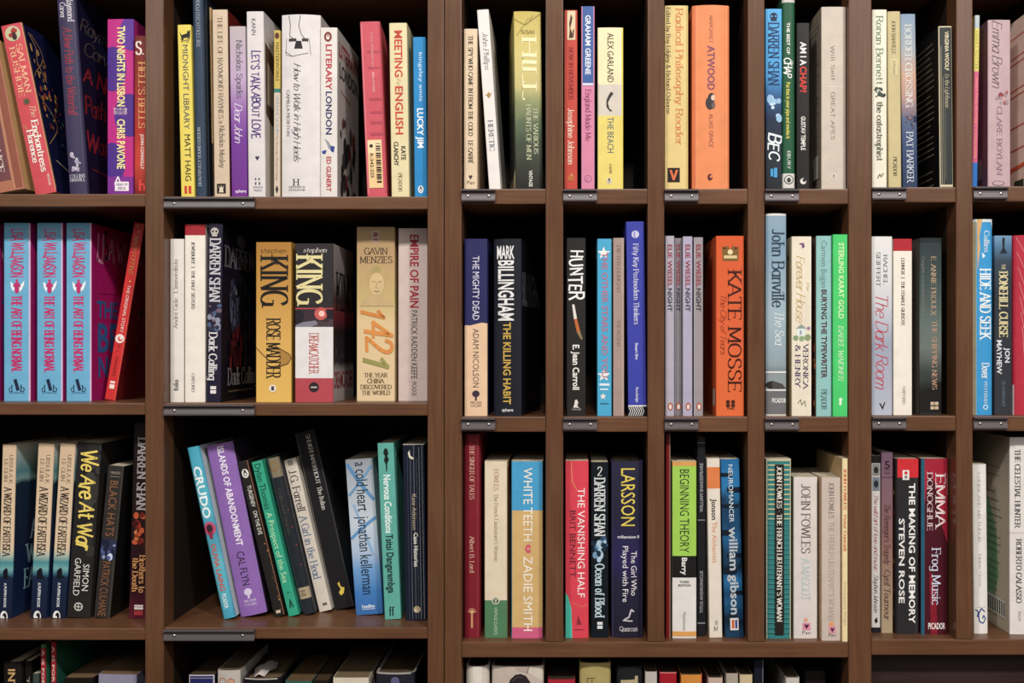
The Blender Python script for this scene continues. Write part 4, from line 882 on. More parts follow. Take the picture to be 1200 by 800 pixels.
bk(B7, 127, 196, 110, '#e2d6c0', [R(110, 735, '#eee4d0', .9, 1), PG([(.35, 134), (.6, 132), (.66, 146), (.5, 152), (.52, 142)], '#7a4a80'), T('The', 268, 300, .82, .16, 'C', '#b89a4c'), T('Forever House', 176, 410, .44, .42, 'C', '#c0a050'), E(R(428, 456, '#d8e0d8', .25, .7), PG([(.2, 430), (.48, 414), (.75, 430)], '#8a9a90'), O(462, .2, 9, '#7a9a6a'), O(464, .5, 9, '#8aa878'), O(460, .8, 11, '#8a9a6a'), O(428, .85, 6, '#a87aa0'), R(436, 450, '#8a8aa8', .4, .48)),
    A('VERONICA', 480, 642, .7, .25, 'F', '#4c3c60'), A('& HENRY', 486, 636, .3, .25, 'F', '#4c3c60'), E(L([(.3, 690), (.45, 675), (.5, 695), (.65, 680), (.7, 700)], 3, '#8a8a6a'), role='publisher_mark')],
   'cream paperback with gold script and a little painted house', s=11, left='#cdb083', ld=[O(180, .15, 10, '#6a3a68')])
bk(B7, 212, 266, 108, '#8abcba', [R(108, 735, '#78a8a6', .92, 1), A('Carmen Bugan', 124, 288, .5, .36, 'S', '#6a8486'), T('BURYING THE TYPEWRITER', 294, 602, .5, .36, 'B', '#4e2434'), PB('PICADOR', 640, 712, .5, .34, 'F', '#4a5a5a')],
   'pale aqua paperback between the cream and bright green ones', s=4, left='#4a2c20', ld=blobs(71, 490, 690, .0, .3, 14, ['#c87a38', '#d8924a', '#8a4a28'], 8, 18))
bk(B7, 270, 321, 103, '#35c862', [R(103, 735, '#58d880', .93, 1), T('STERLING KARAT GOLD', 132, 396, .56, .36, 'B', '#cdeca8'), A('ISABEL WAIDNER', 418, 612, .54, .34, 'I', '#d8f0c8'), E(R(676, 696, '#d8f0d0', .42, .58), O(676, .52, 6, '#d8f0d0'), role='publisher_mark')],
   'bright green paperback at the right end of its cubbyhole', s=1)
B8 = (1005, 240, .3375, 487, 'books in the fifth cubbyhole of the middle row')
bk(B8, 49, 121, 110, ('g', [(0, '#dedad8'), (.25, '#d6d4d4'), (.45, '#b8bcc6'), (.6, '#9aa0b2'), (1, '#b0b4c2')], .12), [A('RACHEL', 172, 278, .66, .18, 'F', '#5a5a60'), A('SEIFFERT', 164, 284, .32, .18, 'F', '#5a5a60'), T('The Dark Room', 316, 642, .48, .58, 'C', '#c03a4a'), E(PG([(.35, 688), (.45, 690), (.5, 702), (.62, 684), (.66, 686), (.52, 712)], '#2a2a30'), role='publisher_mark')],
   'pale grey-blue paperback with red handwritten lettering', s=10)
bk(B8, 125, 190, 118, '#e8dfd0', [R(118, 160, '#b0202e'), T('LENNOX  |  THE FEMALE QUIXOTE', 184, 420, .5, .17, 'G', '#5a524a'), PB('OXFORD', 630, 692, .55, .15, 'F', '#8a8070')],
   'off-white paperback with a red top band, in the fifth cubbyhole', s=11)
bk(B8, 216, 293, 115, ('g', [(0, '#2a3436'), (.25, '#3c4c4c'), (.5, '#5e6c68'), (.62, '#66706a'), (.78, '#3a403c'), (.85, '#1f1f1f'), (1, '#2a2624')], .16), [R(115, 130, '#22282a'), PG([(0, 660), (.5, 630), (1, 612), (1, 720), (0, 720)], '#1c1a1a'), A('E. ANNIE PROULX', 178, 386, .62, .22, 'F', '#b89878'), T('THE SHIPPING NEWS', 402, 642, .66, .22, 'F', '#c09478'), ('T', 'tagline', 'Complete and unabridged edition', 180, 386, .16, .12, 'I', '#8a8a80'), E(R(684, 710, '#c8b090', .48, .84), R(684, 710, '#2a2624', .64, .67), R(695, 699, '#2a2624', .48, .84), role='publisher_mark')],
   'dark sea-green paperback with copper lettering and a stormy picture', s=12, left='#4c443e', dep=.12)
B9 = (1005, 240, .3375, 487, 'books in the sixth cubbyhole of the middle row')
bk(B9, 402, 472, 50, '#2c94ce', [R(50, 735, '#c4b48c', 0, .16), R(50, 735, '#1f4a60', .10, .13), R(50, 60, '#cfd8d8'), PG([(.18, 50), (.45, 50), (.3, 110), (.34, 150), (.22, 230)], '#cda56a'), PG([(.85, 50), (1, 50), (1, 90)], '#d8dcd8'), T('Collins', 90, 166, .66, .26, 'F', '#d8e6ee', 'publisher_mark'), PG([(.42, 165), (.6, 178), (.45, 186)], '#d8e6ee'), T('HIDE AND SEEK', 220, 470, .6, .52, 'G', '#e4eef2'), PB('Dover', 548, 604, .6, .36, 'G', '#d8e6ee'), PB('MYSTERIES', 614, 690, .6, .16, 'S', '#d8e6ee'), E(O(702, .6, 9, '#d8e6ee'), O(702, .6, 6, '#2c94ce'), role='publisher_mark')],
   'tall worn bright blue hardback with white lettering in the sixth cubbyhole', s=11, hb=1, left='#cbb98f')
bk(B9, 476, 537, 107, ('g', [(0, '#6a94b4'), (.06, '#4e7494'), (.14, '#364452'), (.3, '#2e333c'), (1, '#32333a')], .03), [PG([(.42, 118), (.5, 112), (.58, 118), (.56, 150), (.72, 168), (.3, 170), (.44, 150)], '#232a34'), T('THE', 206, 226, .5, .2, 'F', '#d8cc98'), T('BONEHILL CURSE', 230, 460, .5, .46, 'G', '#dccf9a'), A('JON', 496, 548, .72, .28, 'B', '#d8d8dc'), A('MAYHEW', 470, 588, .26, .28, 'B', '#d8d8dc'), PB('BLOOMSBURY', 612, 702, .5, .16, 'F', '#6a7888')],
   'dark slate paperback with cream lettering beside the blue hardback', s=12)
bk(B9, 545, 640, 105, '#b92840', [L([(.1 + .03 * i, 112 + 52 * i), (.45, 180 + 62 * i), (.7, 300 + 60 * i)], 1.6, '#d88a90') for i in range(8)] + [R(625, 735, '#c8b4b0', .0, .05), T('WOMAN', 250, 560, .72, .3, 'F', '#e0b8b8')],
   'crimson hardback with fine curved lines, cut off by the right photo edge', s=12, hb=1, bulge=.006)
# --- third row, left bay
C1 = (0, 490, .3375, 736, 'books in the lower left compartment')
def wizard(xl, xr, yt, lean, label, s=46):
    return bk(C1, xl, xr, yt, ('g', [(0, '#d2b592'), (.60, '#d8bf9e'), (.64, '#a8b4a4'), (.68, '#3f8890'), (.72, '#6aa4a4'), (.755, '#24566a'), (.77, '#162440'), (1, '#141c34')], .02),
        [A('URSULA K.', 128, 230, .68, .24, 'F', '#7a6450'), A('LE GUIN', 142, 222, .32, .24, 'F', '#7a6450'), T('A WIZARD OF EARTHSEA', 238, 482, .5, .5, 'G', '#2a221e'), E(PG([(.3, 532), (.5, 520), (.62, 524), (.66, 546), (.8, 552), (.5, 560), (.3, 556)], '#10141e')), PB('A PUFFIN BOOK', 572, 658, .5, .18, 'B', '#dce0e4'), E(O(690, .45, 13, '#e8e6e2', 1.6), O(688, .5, 7, '#1a1a20', 1.7), O(694, .42, 4, '#e8e6e2', 1.6), role='publisher_mark')],
        label, lean=lean, s=s, right=('g', [(0, '#c8c4b8'), (.06, '#b8ccc8'), (.16, '#5a9aa4'), (.2, '#8ab8b8'), (.23, '#163048'), (.6, '#142446'), (1, '#16305a')], .06), dep=.125, rim='#d2b592',
        rd=[H('A', 402, 64, .3, .44, 'G', '#9cc8d4', 'cover_title'), H('WIZARD', 488, 66, .22, 1, 'G', '#9cc8d4', 'cover_title'), H('EARTHSEA', 574, 66, .2, 1, 'G', '#9cc8d4', 'cover_title')])
wizard(-8, 40, 92, 16, 'cream and navy paperback, leftmost of three alike, cover showing')
wizard(104, 160, 88, 28, 'cream and navy paperback, middle of three alike on the lower shelf')
wizard(172, 226, 88, 36, 'cream and navy paperback, rightmost of three alike beside the black book')
bk(C1, 230, 312, 84, '#242221', [*blobs(81, 90, 470, .55, .98, 22, ['#34322f', '#3e3c38', '#2c2a28'], 10, 22), T('We Are At War', 112, 462, .55, .62, 'K', '#ecd058'), A('SIMON', 508, 600, .72, .26, 'S', '#dcd8d0'), A('GARFIELD', 488, 618, .36, .26, 'S', '#dcd8d0'), E(O(656, .5, 15, '#c8c4bc'), O(656, .5, 11, '#242221'), L([(.38, 656), (.62, 656)], 3, '#c8c4bc'), L([(.5, 644), (.5, 668)], 3, '#c8c4bc'), role='publisher_mark')],
   'thick black paperback with yellow brush lettering, leaning slightly right', lean=40, s=46, right='#2e2c2a')
bk(C1, 325, 380, 165, '#2f2b29', [R(165, 735, '#423c38', .0, .06), R(165, 735, '#423c38', .9, 1), H('HARPER', 192, 8, .2, .85, 'F', '#a89c8c', 'publisher_mark'), R(204, 206, '#8a8072', .2, .8), T('BLACK HATS', 220, 412, .5, .5, 'S', '#8c5c3c'), R(424, 492, '#2c3450'), *blobs(83, 430, 488, .1, .9, 14, ['#8a98c0', '#c8d0e8', '#4a5a8c', '#1c2238'], 4, 12), A('PATRICK CULHANE', 500, 688, .5, .48, 'S', '#8c5c3c')],
   'worn dark brown paperback with a pale blue picture band mid-spine', lean=50, s=46, right='#1c1918')
bk(C1, 446, 514, 16, ('g', [(0, '#1a1414'), (.4, '#241416'), (.6, '#2a1216'), (.85, '#2c1018'), (1, '#5a1428')], .04), [A('DARREN SHAN', 66, 322, .48, .46, 'G', '#b8aeac'), *blobs(84, 328, 438, .2, .95, 26, ['#a83a22', '#c8582c', '#7a2018', '#d88040', '#4a1414'], 5, 13), T('Brothers to', 474, 606, .66, .3, 'G', '#d89858'), T('the Death', 486, 602, .3, .28, 'G', '#d89858'), E(R(648, 664, '#e4d8d4', .3, .75), R(654, 656, '#7a2024', .3, .75), R(668, 684, '#a83038', .3, .75), role='publisher_mark')],
   'tall black and dark red paperback with a fiery picture, beside the upright', lean=19, s=44)
# --- third row, second bay
C2 = (185, 490, .3375, 735, 'books in the lower compartment of the second bay')
bk(C2, 225, 270, 100, ('g', [(0, '#3aa0ba'), (.3, '#4ab0c4'), (.5, '#3a90ac'), (.7, '#58b4c4'), (1, '#3a9cb8')], .5), [T('CRUDO', 172, 352, .5, .62, 'B', '#e8f0f0'), E(O(388, .5, 20, '#c04a6c', 1.2), O(388, .5, 11, '#3a2430', 1.4), PG([(.3, 400), (.7, 396), (.6, 424), (.4, 424)], '#8a2a44')), A('OLIVIA LAING', 440, 604, .5, .4, 'B', '#c8523c'), PB('PICADOR', 614, 664, .5, .34, 'B', '#d8ecf0')],
   'thin turquoise water-patterned hardback, leftmost of the leaning row', lean=-128, s=36, hb=1, right='#c8d4d4')
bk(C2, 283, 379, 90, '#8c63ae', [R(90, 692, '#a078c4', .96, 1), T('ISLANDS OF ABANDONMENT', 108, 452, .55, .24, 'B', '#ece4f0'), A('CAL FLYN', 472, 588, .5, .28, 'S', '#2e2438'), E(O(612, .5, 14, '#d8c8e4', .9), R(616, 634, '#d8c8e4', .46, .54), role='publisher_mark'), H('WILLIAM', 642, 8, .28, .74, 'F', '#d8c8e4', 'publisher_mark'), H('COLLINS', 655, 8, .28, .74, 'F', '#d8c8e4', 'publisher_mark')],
   'purple hardback with white capitals, second in the leaning row', lean=-122, s=45, hb=1, left='#a89ca0', rim='#b0a0a8', right='#2c2434')  # right cover coloured near-black for the shadow beside the book
bk(C2, 404, 443, 150, '#23201f', [R(150, 690, '#8a5c3c', .9, .96), penguin(196, .5, 12, '#e0dad0'), A('TURGENEV', 238, 312, .55, .36, 'S', '#e4ded4'), T('ON THE EVE', 326, 408, .55, .36, 'S', '#e4ded4'), *blobs(91, 420, 680, .7, .95, 14, ['#a8703c', '#6a4830'], 1.5, 3), R(670, 680, '#c8b89c', .3, .7)],
   'slim black paperback with white oval emblem, beside the purple hardback', lean=-130, s=48)
CP = (0, 0, 1.0, 735, 'books in the lower compartment of the second bay')
bk(CP, 338, 351, 540.5, '#1f9f7e', [A('Dylan Thomas', 545, 598, .5, .55, 'S', '#12362e'), T('A Prospect of the Sea', 602, 684, .5, .5, 'S', '#b4e4b0'), E(PG([(.3, 712), (.5, 702), (.7, 712), (.6, 714), (.5, 708), (.4, 714)], '#123a30'), role='publisher_mark'), R(695, 696, '#123a30', .4, .6)],
   'thin emerald green paperback in the leaning row', lean=-44, s=50)
bk(CP, 354, 369.3, 536.5, '#24282e', [R(537, 561, '#80745c'), E(O(548, .5, 4.6, '#8a6a3c', 1.4), O(548, .5, 3, '#80745c', 1.4)), R(690, 703, '#a8987a'), T('Collected Stories', 574, 628, .5, .26, 'F', '#4a4a40'), ('T', 'shelf_mark', '0-10', 693, 700, .5, .4, 'B', '#4a3c2c'), *[O(y, .82, .7, '#a8423c') for y in (600, 620, 641, 664)], R(537, 716, '#3a3e44', .08, .2)],
   'worn slate cloth hardback with a tan label near its foot', lean=-43, s=56, hb=1)
bk(CP, 374, 389.5, 538, '#cfc4b5', [E(R(541, 547, '#8a8478', .3, .7), role='publisher_mark'), A('J.G. Farrell', 552, 601, .5, .58, 'F', '#332c2a'), T('A Girl in the Head', 605, 680, .48, .56, 'F', '#4f6c8e'), R(708, 711, '#6a5c50', .4, .75)],
   'slim ivory paperback with blue lettering in the leaning row', lean=-42.5, s=72)
bk(CP, 392, 415.5, 505.5, '#1c1b1d', [R(505, 716, '#8a8680', 0, .035), R(505, 716, '#4a4644', .965, 1), A('SHUKRI MABKHOUT', 512, 570, .62, .2, 'F', '#d0ccc4'), T('The Italian', 573, 600, .62, .22, 'F', '#d0ccc4'), E(PG([(.45, 686), (.55, 684), (.58, 690), (.75, 692), (.66, 698), (.5, 700), (.42, 696), (.55, 693)], '#d8b83c'), role='publisher_mark')],
   'tall black paperback with a small yellow bird, rightmost of the leaning row', lean=-47, s=82)
C3 = (335, 490, .3375, 735, 'books in the lower compartment of the second bay')
bk(C3, 243, 338, 142, ('g', [(0, '#8e949c'), (.12, '#a4acb6'), (.4, '#c0cad4'), (.6, '#a8bcd4'), (.72, '#6a9cce'), (.85, '#3a78ba'), (1, '#3468a8')], .1), [L([(.05, 160), (.5, 230), (.98, 290)], 14, '#5a8ab8'), L([(.95, 170), (.5, 225), (.05, 270)], 9, '#6a96c0'), L([(.0, 420), (.5, 380), (1, 350)], 12, '#5a92c4'), L([(.2, 300), (.8, 480)], 8, '#88acd0'), T('a cold heart', 156, 326, .56, .42, 'S', '#1f2a38'), A('jonathan kellerman', 344, 614, .52, .42, 'S', '#1f2a38'), H('headline', 655, 12, .25, .72, 'B', '#d8e4f0', 'publisher_mark'), R(664, 666, '#d8e4f0', .25, .72)],
   'thick icy blue and white paperback standing right of the leaning row', lean=-38, s=57)
bk(C3, 343, 400, 86, '#56a89a', [E(PG([(.45, 105), (.6, 108), (.66, 125), (.58, 132), (.68, 145), (.56, 158), (.54, 186), (.48, 186), (.46, 160), (.36, 148), (.44, 134), (.34, 120)], '#18201f')), T('Nervous Conditions', 198, 400, .5, .44, 'B', '#e4f0ec'), A('Tsitsi Dangarembga', 404, 608, .5, .44, 'B', '#1c2a28'), H('ff', 671, 30, .3, .62, 'G', '#1c2a28', 'publisher_mark')],
   'sea-green paperback with a black feather shape at its spine top', lean=-26, s=37)
bk(C3, 415, 490, 90, '#151b2c', [*[R(y0, 697, c, u, u + .012) for u, y0, c in ((.2, 130, '#4a5468'), (.34, 110, '#8a8c90'), (.5, 92, '#9a9a98'), (.62, 140, '#6a7080'), (.74, 100, '#b0aea8'), (.88, 92, '#a8a49c'))], R(90, 93, '#a8a49c'), E(PG([(.3, 112), (.36, 130), (.52, 140), (.46, 144), (.3, 138), (.24, 122)], '#d8d0b8')), A('Kate Atkinson', 264, 388, .5, .18, 'S', '#b8a88c'), T('Case Histories', 398, 516, .55, .2, 'B', '#e0dcd0'), E(O(664, .55, 12, '#b0a07c'), O(668, .5, 5, '#d8ccb0'), role='publisher_mark')],
   'worn midnight blue paperback with white creases, at the right end of its shelf', lean=-10, s=32, rim='#c0bab0', right='#10141f')
# --- third row, cubbyholes
C4 = (530, 490, .3375, 752, 'books in the first cubbyhole of the lower row')
bk(C4, 40, 97, 54, '#7c1a28', [R(54, 760, '#8c2a36', .8, .9), T('THE SINGER OF TALES', 95, 282, .5, .27, 'F', '#d4a890'), A('Albert B. Lord', 408, 537, .5, .26, 'F', '#d4a890'), E(*[L([(.5, 676), (.5 + .28 * math.sin(a), 676 - 18 * math.cos(a))], 3, '#dca878') for a in (-1.2, -.6, 0, .6, 1.2)], R(676, 728, '#c8906a', .44, .56), role='publisher_mark')],
   'tall maroon hardback filling its cubbyhole from shelf to shelf', s=16, hb=1)
bk(C4, 112, 190, 150, '#dccbae', [R(632, 770, '#4b7b55'), A('FOWLES', 176, 252, .52, .2, 'F', '#b08a72'), T("The French Lieutenant's Woman", 262, 496, .52, .17, 'F', '#a89078'), E(O(633, .5, 13, '#dcd4bc'), O(633, .5, 10, '#3c5c44'), PG([(.43, 626), (.47, 626), (.5, 636), (.53, 626), (.57, 626), (.5, 642)], '#dcd4bc'), role='publisher_mark'), PB('VINTAGE CLASSICS', 656, 752, .5, .14, 'S', '#b8ccb4')],
   'cream paperback with a green foot, right of the maroon hardback', s=18)
bk(C4, 205, 314, 150, '#cfa968', [R(150, 320, '#3c9bca'), R(726, 770, '#d05a82'), R(150, 770, '#2a7ca0', 0, .025), T('WHITE TEETH', 172, 426, .53, .28, 'S', '#eee6d6'), E(O(446, .54, 8, '#d0506c'), O(460, .54, 8, '#d0506c'), O(453, .5, 7, '#d0506c'), O(453, .54, 4, '#cfa968')), A('ZADIE SMITH', 480, 738, .53, .28, 'S', '#eee6d6')],
   'paperback striped blue, tan and pink with white capitals', s=16)
C5 = (650, 490, .3375, 752, 'books in the second cubbyhole of the lower row')
bk(C5, 37, 118, 148, '#da3c4e', [PG([(0, 606), (.12, 618), (.26, 660), (.3, 770), (0, 770)], '#3cbaa2'), L([(.25, 150), (.3, 220), (.5, 250)], 2, '#d8a05a'), L([(.3, 640), (.7, 655), (.98, 645)], 2, '#d87a5a'), T('THE VANISHING HALF', 242, 622, .68, .3, 'S', '#f4e6e2'), A('BRIT BENNETT', 320, 552, .32, .24, 'S', '#52242e'), E(PG([(.55, 684), (.62, 700), (.7, 716), (.48, 716)], '#8a2a38'), role='publisher_mark'), R(732, 735, '#8a2a38', .4, .8)],
   'coral red paperback with a mint green corner at its foot', s=17)
bk(C5, 126, 187, 152, '#10181f', [H('2', 184, 30, .36, .64, 'F', '#dcdcd8', 'volume_number'), A('DARREN SHAN', 205, 411, .5, .58, 'G', '#d4d8d8'), *blobs(95, 418, 492, .1, .9, 22, ['#6a92b0', '#a8c4d8', '#2c4a68', '#1a2c40'], 4, 12), T('Ocean of Blood', 504, 692, .5, .5, 'G', '#bcd2dc'), E(R(706, 730, '#d8dcdc', .36, .66), R(716, 719, '#10181f', .36, .66), role='publisher_mark')],
   'black paperback with pale gothic lettering and a number at its top', s=18)
bk(C5, 196, 309, 150, ('g', [(0, '#2c2a42'), (.3, '#262438'), (.55, '#2c2656'), (.7, '#24223a'), (1, '#1f1e2c')], .12), [R(150, 770, '#3a3854', .03, .07), R(150, 770, '#3a3854', .92, .96), A('LARSSON', 174, 374, .52, .42, 'S', '#e2ca40'), H('millennium II', 412, 10, .2, .86, 'B', '#d8d4dc', 'series_title'), T('The Girl Who', 462, 616, .7, .17, 'S', '#e4e0e4'), T('Played with Fire', 444, 638, .44, .17, 'S', '#e4e0e4'), E(L([(.4, 700), (.55, 690), (.62, 664), (.7, 672)], 5, '#c8c4c8'), L([(.36, 702), (.66, 704)], 4, '#c8c4c8'), role='publisher_mark'), H('Quercus', 731, 16, .26, .82, 'F', '#d0ccd0', 'publisher_mark'), R(764, 770, '#a8a4a4')],
   'thick dark indigo hardback with yellow author capitals', s=17, hb=1)
C6 = (770, 490, .3375, 752, 'books in the third cubbyhole of the lower row')
bk(C6, 31, 46, 53, '#7c161b', [R(53, 770, '#c8b08c', .86, 1)], 'very thin dark red spine squeezed against the left side of the third cubbyhole', s=16)
bk(C6, 53, 137, 150, '#ddd8d2', [R(150, 166, '#d89a4c'), R(166, 478, '#9aca42'), R(478, 553, '#1d1b1c'), R(740, 757, '#d89a4c'), T('BEGINNING THEORY', 178, 466, .5, .38, 'S', '#2a3424'), A('Barry', 484, 544, .5, .22, 'B', '#e8e4e0'), H('THIRD', 568, 8, .3, .7, 'B', '#5a5654', 'tagline'), H('EDITION', 580, 8, .24, .76, 'B', '#5a5654', 'tagline'), PB('Manchester', 672, 738, .5, .12, 'S', '#9a948e')],
   'paperback with lime green, black and white bands', s=16)
bk(C6, 140, 168, 66, '#1b1b20', [R(84, 87, '#6a6a70'), R(352, 355, '#8a8a8e'), R(709, 713, '#8a8a8e'), A('WILLIAM SHAKESPEARE', 325, 156, .5, .38, 'S', '#b0b0b4'), T('TITUS ANDRONICUS', 676, 530, .5, .36, 'S', '#b0b0b4')],
   'tall slim black paperback with thin white lines, right of the lime one', s=24)
bk(C6, 182, 227, 140, '#dfd3c3', [R(170, 244, '#dc7a3c'), A('Jonson', 280, 353, .5, .4, 'B', '#2c2826'), T('The Alchemist', 360, 502, .5, .36, 'S', '#d88a58'), H('N', 710, 16, .4, .7, 'I', '#4a423c', 'publisher_mark'), H('M', 730, 16, .3, .66, 'I', '#4a423c', 'publisher_mark')],
   'slim ivory paperback with an orange block near its top', lean=-9, s=19)
bk(C6, 237, 302, 142, ('g', [(0, '#17649a'), (.15, '#1d74ac'), (.25, '#12344e'), (.45, '#1a5c8c'), (.6, '#101c28'), (.7, '#1c6aa0'), (.9, '#10202e'), (1, '#163a58')], .5), [*[R(y, y + d, '#0e1c2a', a, b) for y, d, a, b in ((190, 14, 0, .6), (240, 20, .3, 1), (300, 12, 0, .9), (388, 20, 0, .5), (470, 14, .2, 1), (520, 22, 0, .7), (600, 14, .3, 1))], T('NEUROMANCER', 162, 362, .5, .24, 'S', '#d4dee4'), A('william gibson', 378, 682, .56, .46, 'B', '#b4bcc2'), E(R(694, 736, '#dcd6d0', .28, .72), R(700, 730, '#c85a30', .36, .5), R(700, 730, '#2c4a8c', .54, .66), role='publisher_mark')],
   'blue and black striped paperback, rightmost in the third cubbyhole', lean=-16, s=18, right='#0f1a24')
C7 = (885, 490, .3375, 752, 'books in the fourth cubbyhole of the lower row')
bk(C7, 38, 125, 141, '#2a7a7a', [R(141, 770, '#b8b49a', 0, .05), R(141, 770, '#b8b49a', .95, 1), R(141, 149, '#c0b898')] + [R(y, y + 5, '#c0b884', .06, .94) for y in range(160, 350, 17)] + [R(y, y + 3, '#3f8c84', .06, .94) for y in range(350, 745, 17)] + [R(160, 750, '#23211f', .34, .7), T("JOHN FOWLES \u00b7 THE FRENCH LIEUTENANT'S WOMAN", 166, 706, .52, .19, 'G', '#e4ded0')],
   'teal striped hardback with a long black title panel', s=14, rim='#b8a888', dep=.13)
bk(C7, 134, 217, 204, '#d5cbc5', [A('JOHN FOWLES', 228, 470, .5, .36, 'F', '#625a58'), T('A MAGGOT', 484, 632, .5, .34, 'F', '#b0c2c4'), E(R(710, 736, '#d88aa0', .36, .7), PG([(.53, 732), (.43, 718), (.48, 714), (.53, 719), (.58, 714), (.64, 718)], '#4a2438'), O(700, .5, 7, '#e0a080'), role='publisher_mark'), H('Pan', 744, 11, .36, .7, 'S', '#5a504e', 'publisher_mark')],
   'white paperback with large grey capitals beside the teal striped hardback', s=15, left='#c8ae86', dep=.11)
bk(C7, 231, 298, 206, '#c5b4a7', [A('JOHN FOWLES', 222, 348, .5, .26, 'F', '#6e625c'), T("THE FRENCH LIEUTENANT'S WOMAN", 360, 702, .5, .26, 'F', '#aa9c92'), E(R(722, 746, '#d88a9c', .38, .72), PG([(.55, 744), (.45, 730), (.5, 726), (.55, 731), (.6, 726), (.66, 730)], '#4a2438'), O(714, .5, 9, '#e09868'), role='publisher_mark'), H('Pan', 752, 11, .36, .72, 'S', '#5a504e', 'publisher_mark')],
   'greyish pink paperback with faint long title, left of the thin cream book', s=5, left='#c4a67e', dep=.11)
bk(C7, 302.2, 322, 140, '#e6cf9c', [A('JOHN FOWLES', 174, 318, .5, .46, 'G', '#c8502c'), T('Peter Conradi', 334, 462, .5, .46, 'G', '#d0703c'), PB('Contemporary Writers', 568, 720, .5, .36, 'S', '#a89c80')],
   'thin pale cream paperback at the right end of the fourth cubbyhole', s=1, left='#cfae7c', dep=.125)
C8 = (1005, 490, .3375, 749, 'books in the fifth cubbyhole of the lower row')
bk(C8, 49, 79, 130, '#dcd7d2', [R(130, 156, '#1e1c1c'), R(726, 770, '#1e1e24'), R(158, 200, '#8a8884', .1, .9), R(204, 252, '#7a8490', .1, .9), O(180, .5, 8, '#2a2828', 1.4), O(228, .5, 8, '#2c3038', 1.6), T('The wild art of love and music', 268, 532, .5, .5, 'C', '#b8404a'), A('Stephen Johnson', 544, 674, .5, .5, 'C', '#3a3636'), E(PG([(.3, 700), (.6, 690), (.7, 706), (.45, 712)], '#2a2828'), role='publisher_mark')],
   'thin white paperback with red script, first in the fifth cubbyhole', s=30)
bk(C8, 83, 123, 118, ('g', [(0, '#705264'), (.15, '#7a5a68'), (.5, '#8a625c'), (.8, '#a0866c'), (1, '#a89474')], .05), [H('5', 162, 28, .25, .75, 'B', '#3a2430', 'series_mark'), R(178, 180, '#4a3440', .2, .8), H('SERIES', 190, 8, .25, .75, 'S', '#4a3440', 'series_mark'), R(204, 206, '#3a2a34'), T("The Revenger's Tragedy", 300, 510, .5, .5, 'I', '#4a2c34'), A('Cyril Tourneur', 526, 702, .5, .5, 'I', '#4a2c34')],
   'slim faded purple paperback with dark italic lettering', s=28)
bk(C8, 132, 213, 140, '#2a292b', [R(140, 206, '#cf242e', .03, 1), R(140, 770, '#1f1e20', 0, .08), R(206, 770, '#5a5654', .86, .875), E(R(180, 214, '#e8e0dc', .3, .58), O(190, .44, 6, '#c8303a'), O(204, .44, 6, '#8a8482'), role='sticker'), T('THE MAKING OF MEMORY', 226, 712, .7, .27, 'B', '#f0ece8'), A('STEVEN ROSE', 348, 642, .26, .24, 'B', '#e4e0dc'), R(762, 770, '#b8b0a4')],
   'thick black paperback with a red top and bold white capitals', s=24, left='#3a2420', ld=[O(y, .05, 8, c) for y, c in ((260, '#b07a30'), (330, '#8a3a28'), (500, '#b07a30'), (600, '#8a3a28'), (680, '#4a6a50'))])
bk(C8, 221, 314, 140, '#4a1220', [R(140, 770, '#1f5a70', 0, .13), PG([(.13, 140), (1, 140), (1, 440), (.8, 380), (.6, 250), (.3, 180), (.13, 300)], '#a41c34'), PG([(.3, 520), (.55, 600), (.6, 770), (.36, 770)], '#861628'), R(190, 268, '#c8b8b0', .98, 1), A('EMMA', 190, 386, .72, .36, 'F', '#e6d2d0'), A('DONOGHUE', 186, 390, .32, .2, 'F', '#d8c0c0'), T('Frog Music', 448, 648, .56, .32, 'F', '#ccd0e4'), H('PICADOR', 721, 22, .26, .9, 'B', '#ece4e0', 'publisher_mark'), R(764, 770, '#8a7a78')],
   'dark crimson paperback with draped red cloth picture and pale capitals', s=22)
C9 = (1005, 490, .3375, 749, 'books in the sixth cubbyhole of the lower row')
bk(C9, 406, 455, 160, '#e5e0d9', [T('LOUISE AND MR TUDOR', 188, 432, .42, .2, 'F', '#a8a8a8'), A('Helen Cross', 470, 584, .45, .2, 'F', '#b0b0b0'), E(L([(.75, 672), (.5, 660), (.3, 680), (.36, 706), (.62, 712), (.8, 696), (.66, 684), (.58, 696)], 4, '#2c4a88'), L([(.1, 664), (.3, 672), (.22, 690)], 3.5, '#2c4a88'), role='publisher_mark'), R(655, 657, '#c8c4c0', .2, .8)],
   'slim white paperback with a blue swirl near its foot', lean=-6, s=24, bulge=.002)
bk(C9, 529, 640, 66, '#dcd6d0', [T('THE CELESTIAL HUNTER', 108, 382, .24, .16, 'G', '#4a4846'), A('ROBERTO CALASSO', 418, 642, .28, .16, 'G', '#4a4846'), R(396, 399, '#c8c2bc'), PB('PENGUIN', 670, 704, .3, .08, 'S', '#9a948e')],
   'thick pale paperback with text on its beige and green back cover', s=22, left=('g', [(0, '#a89a88'), (.3, '#b4a894'), (1, '#b8ac98')], .05), dep=.128,
   ld=[PG([(.99, 200), (.99, 720), (.42, 700), (.25, 570), (.3, 420), (.48, 300)], '#6a9a72')] + lines(180, 210, 2, .2, .85, 3.2, '#7a7060') + lines(270, 300, 2, .2, .85, 3.2, '#5c6a5a') + lines(330, 480, 7, .15, .85, 3.2, '#5c6a5a') + lines(520, 620, 5, .15, .85, 3.2, '#5c6a5a') + [R(645, 705, '#d8d4cc', .08, .5)] + [R(650, 700, '#3a3a38', .1 + .05 * i, .125 + .05 * i) for i in range(8)])
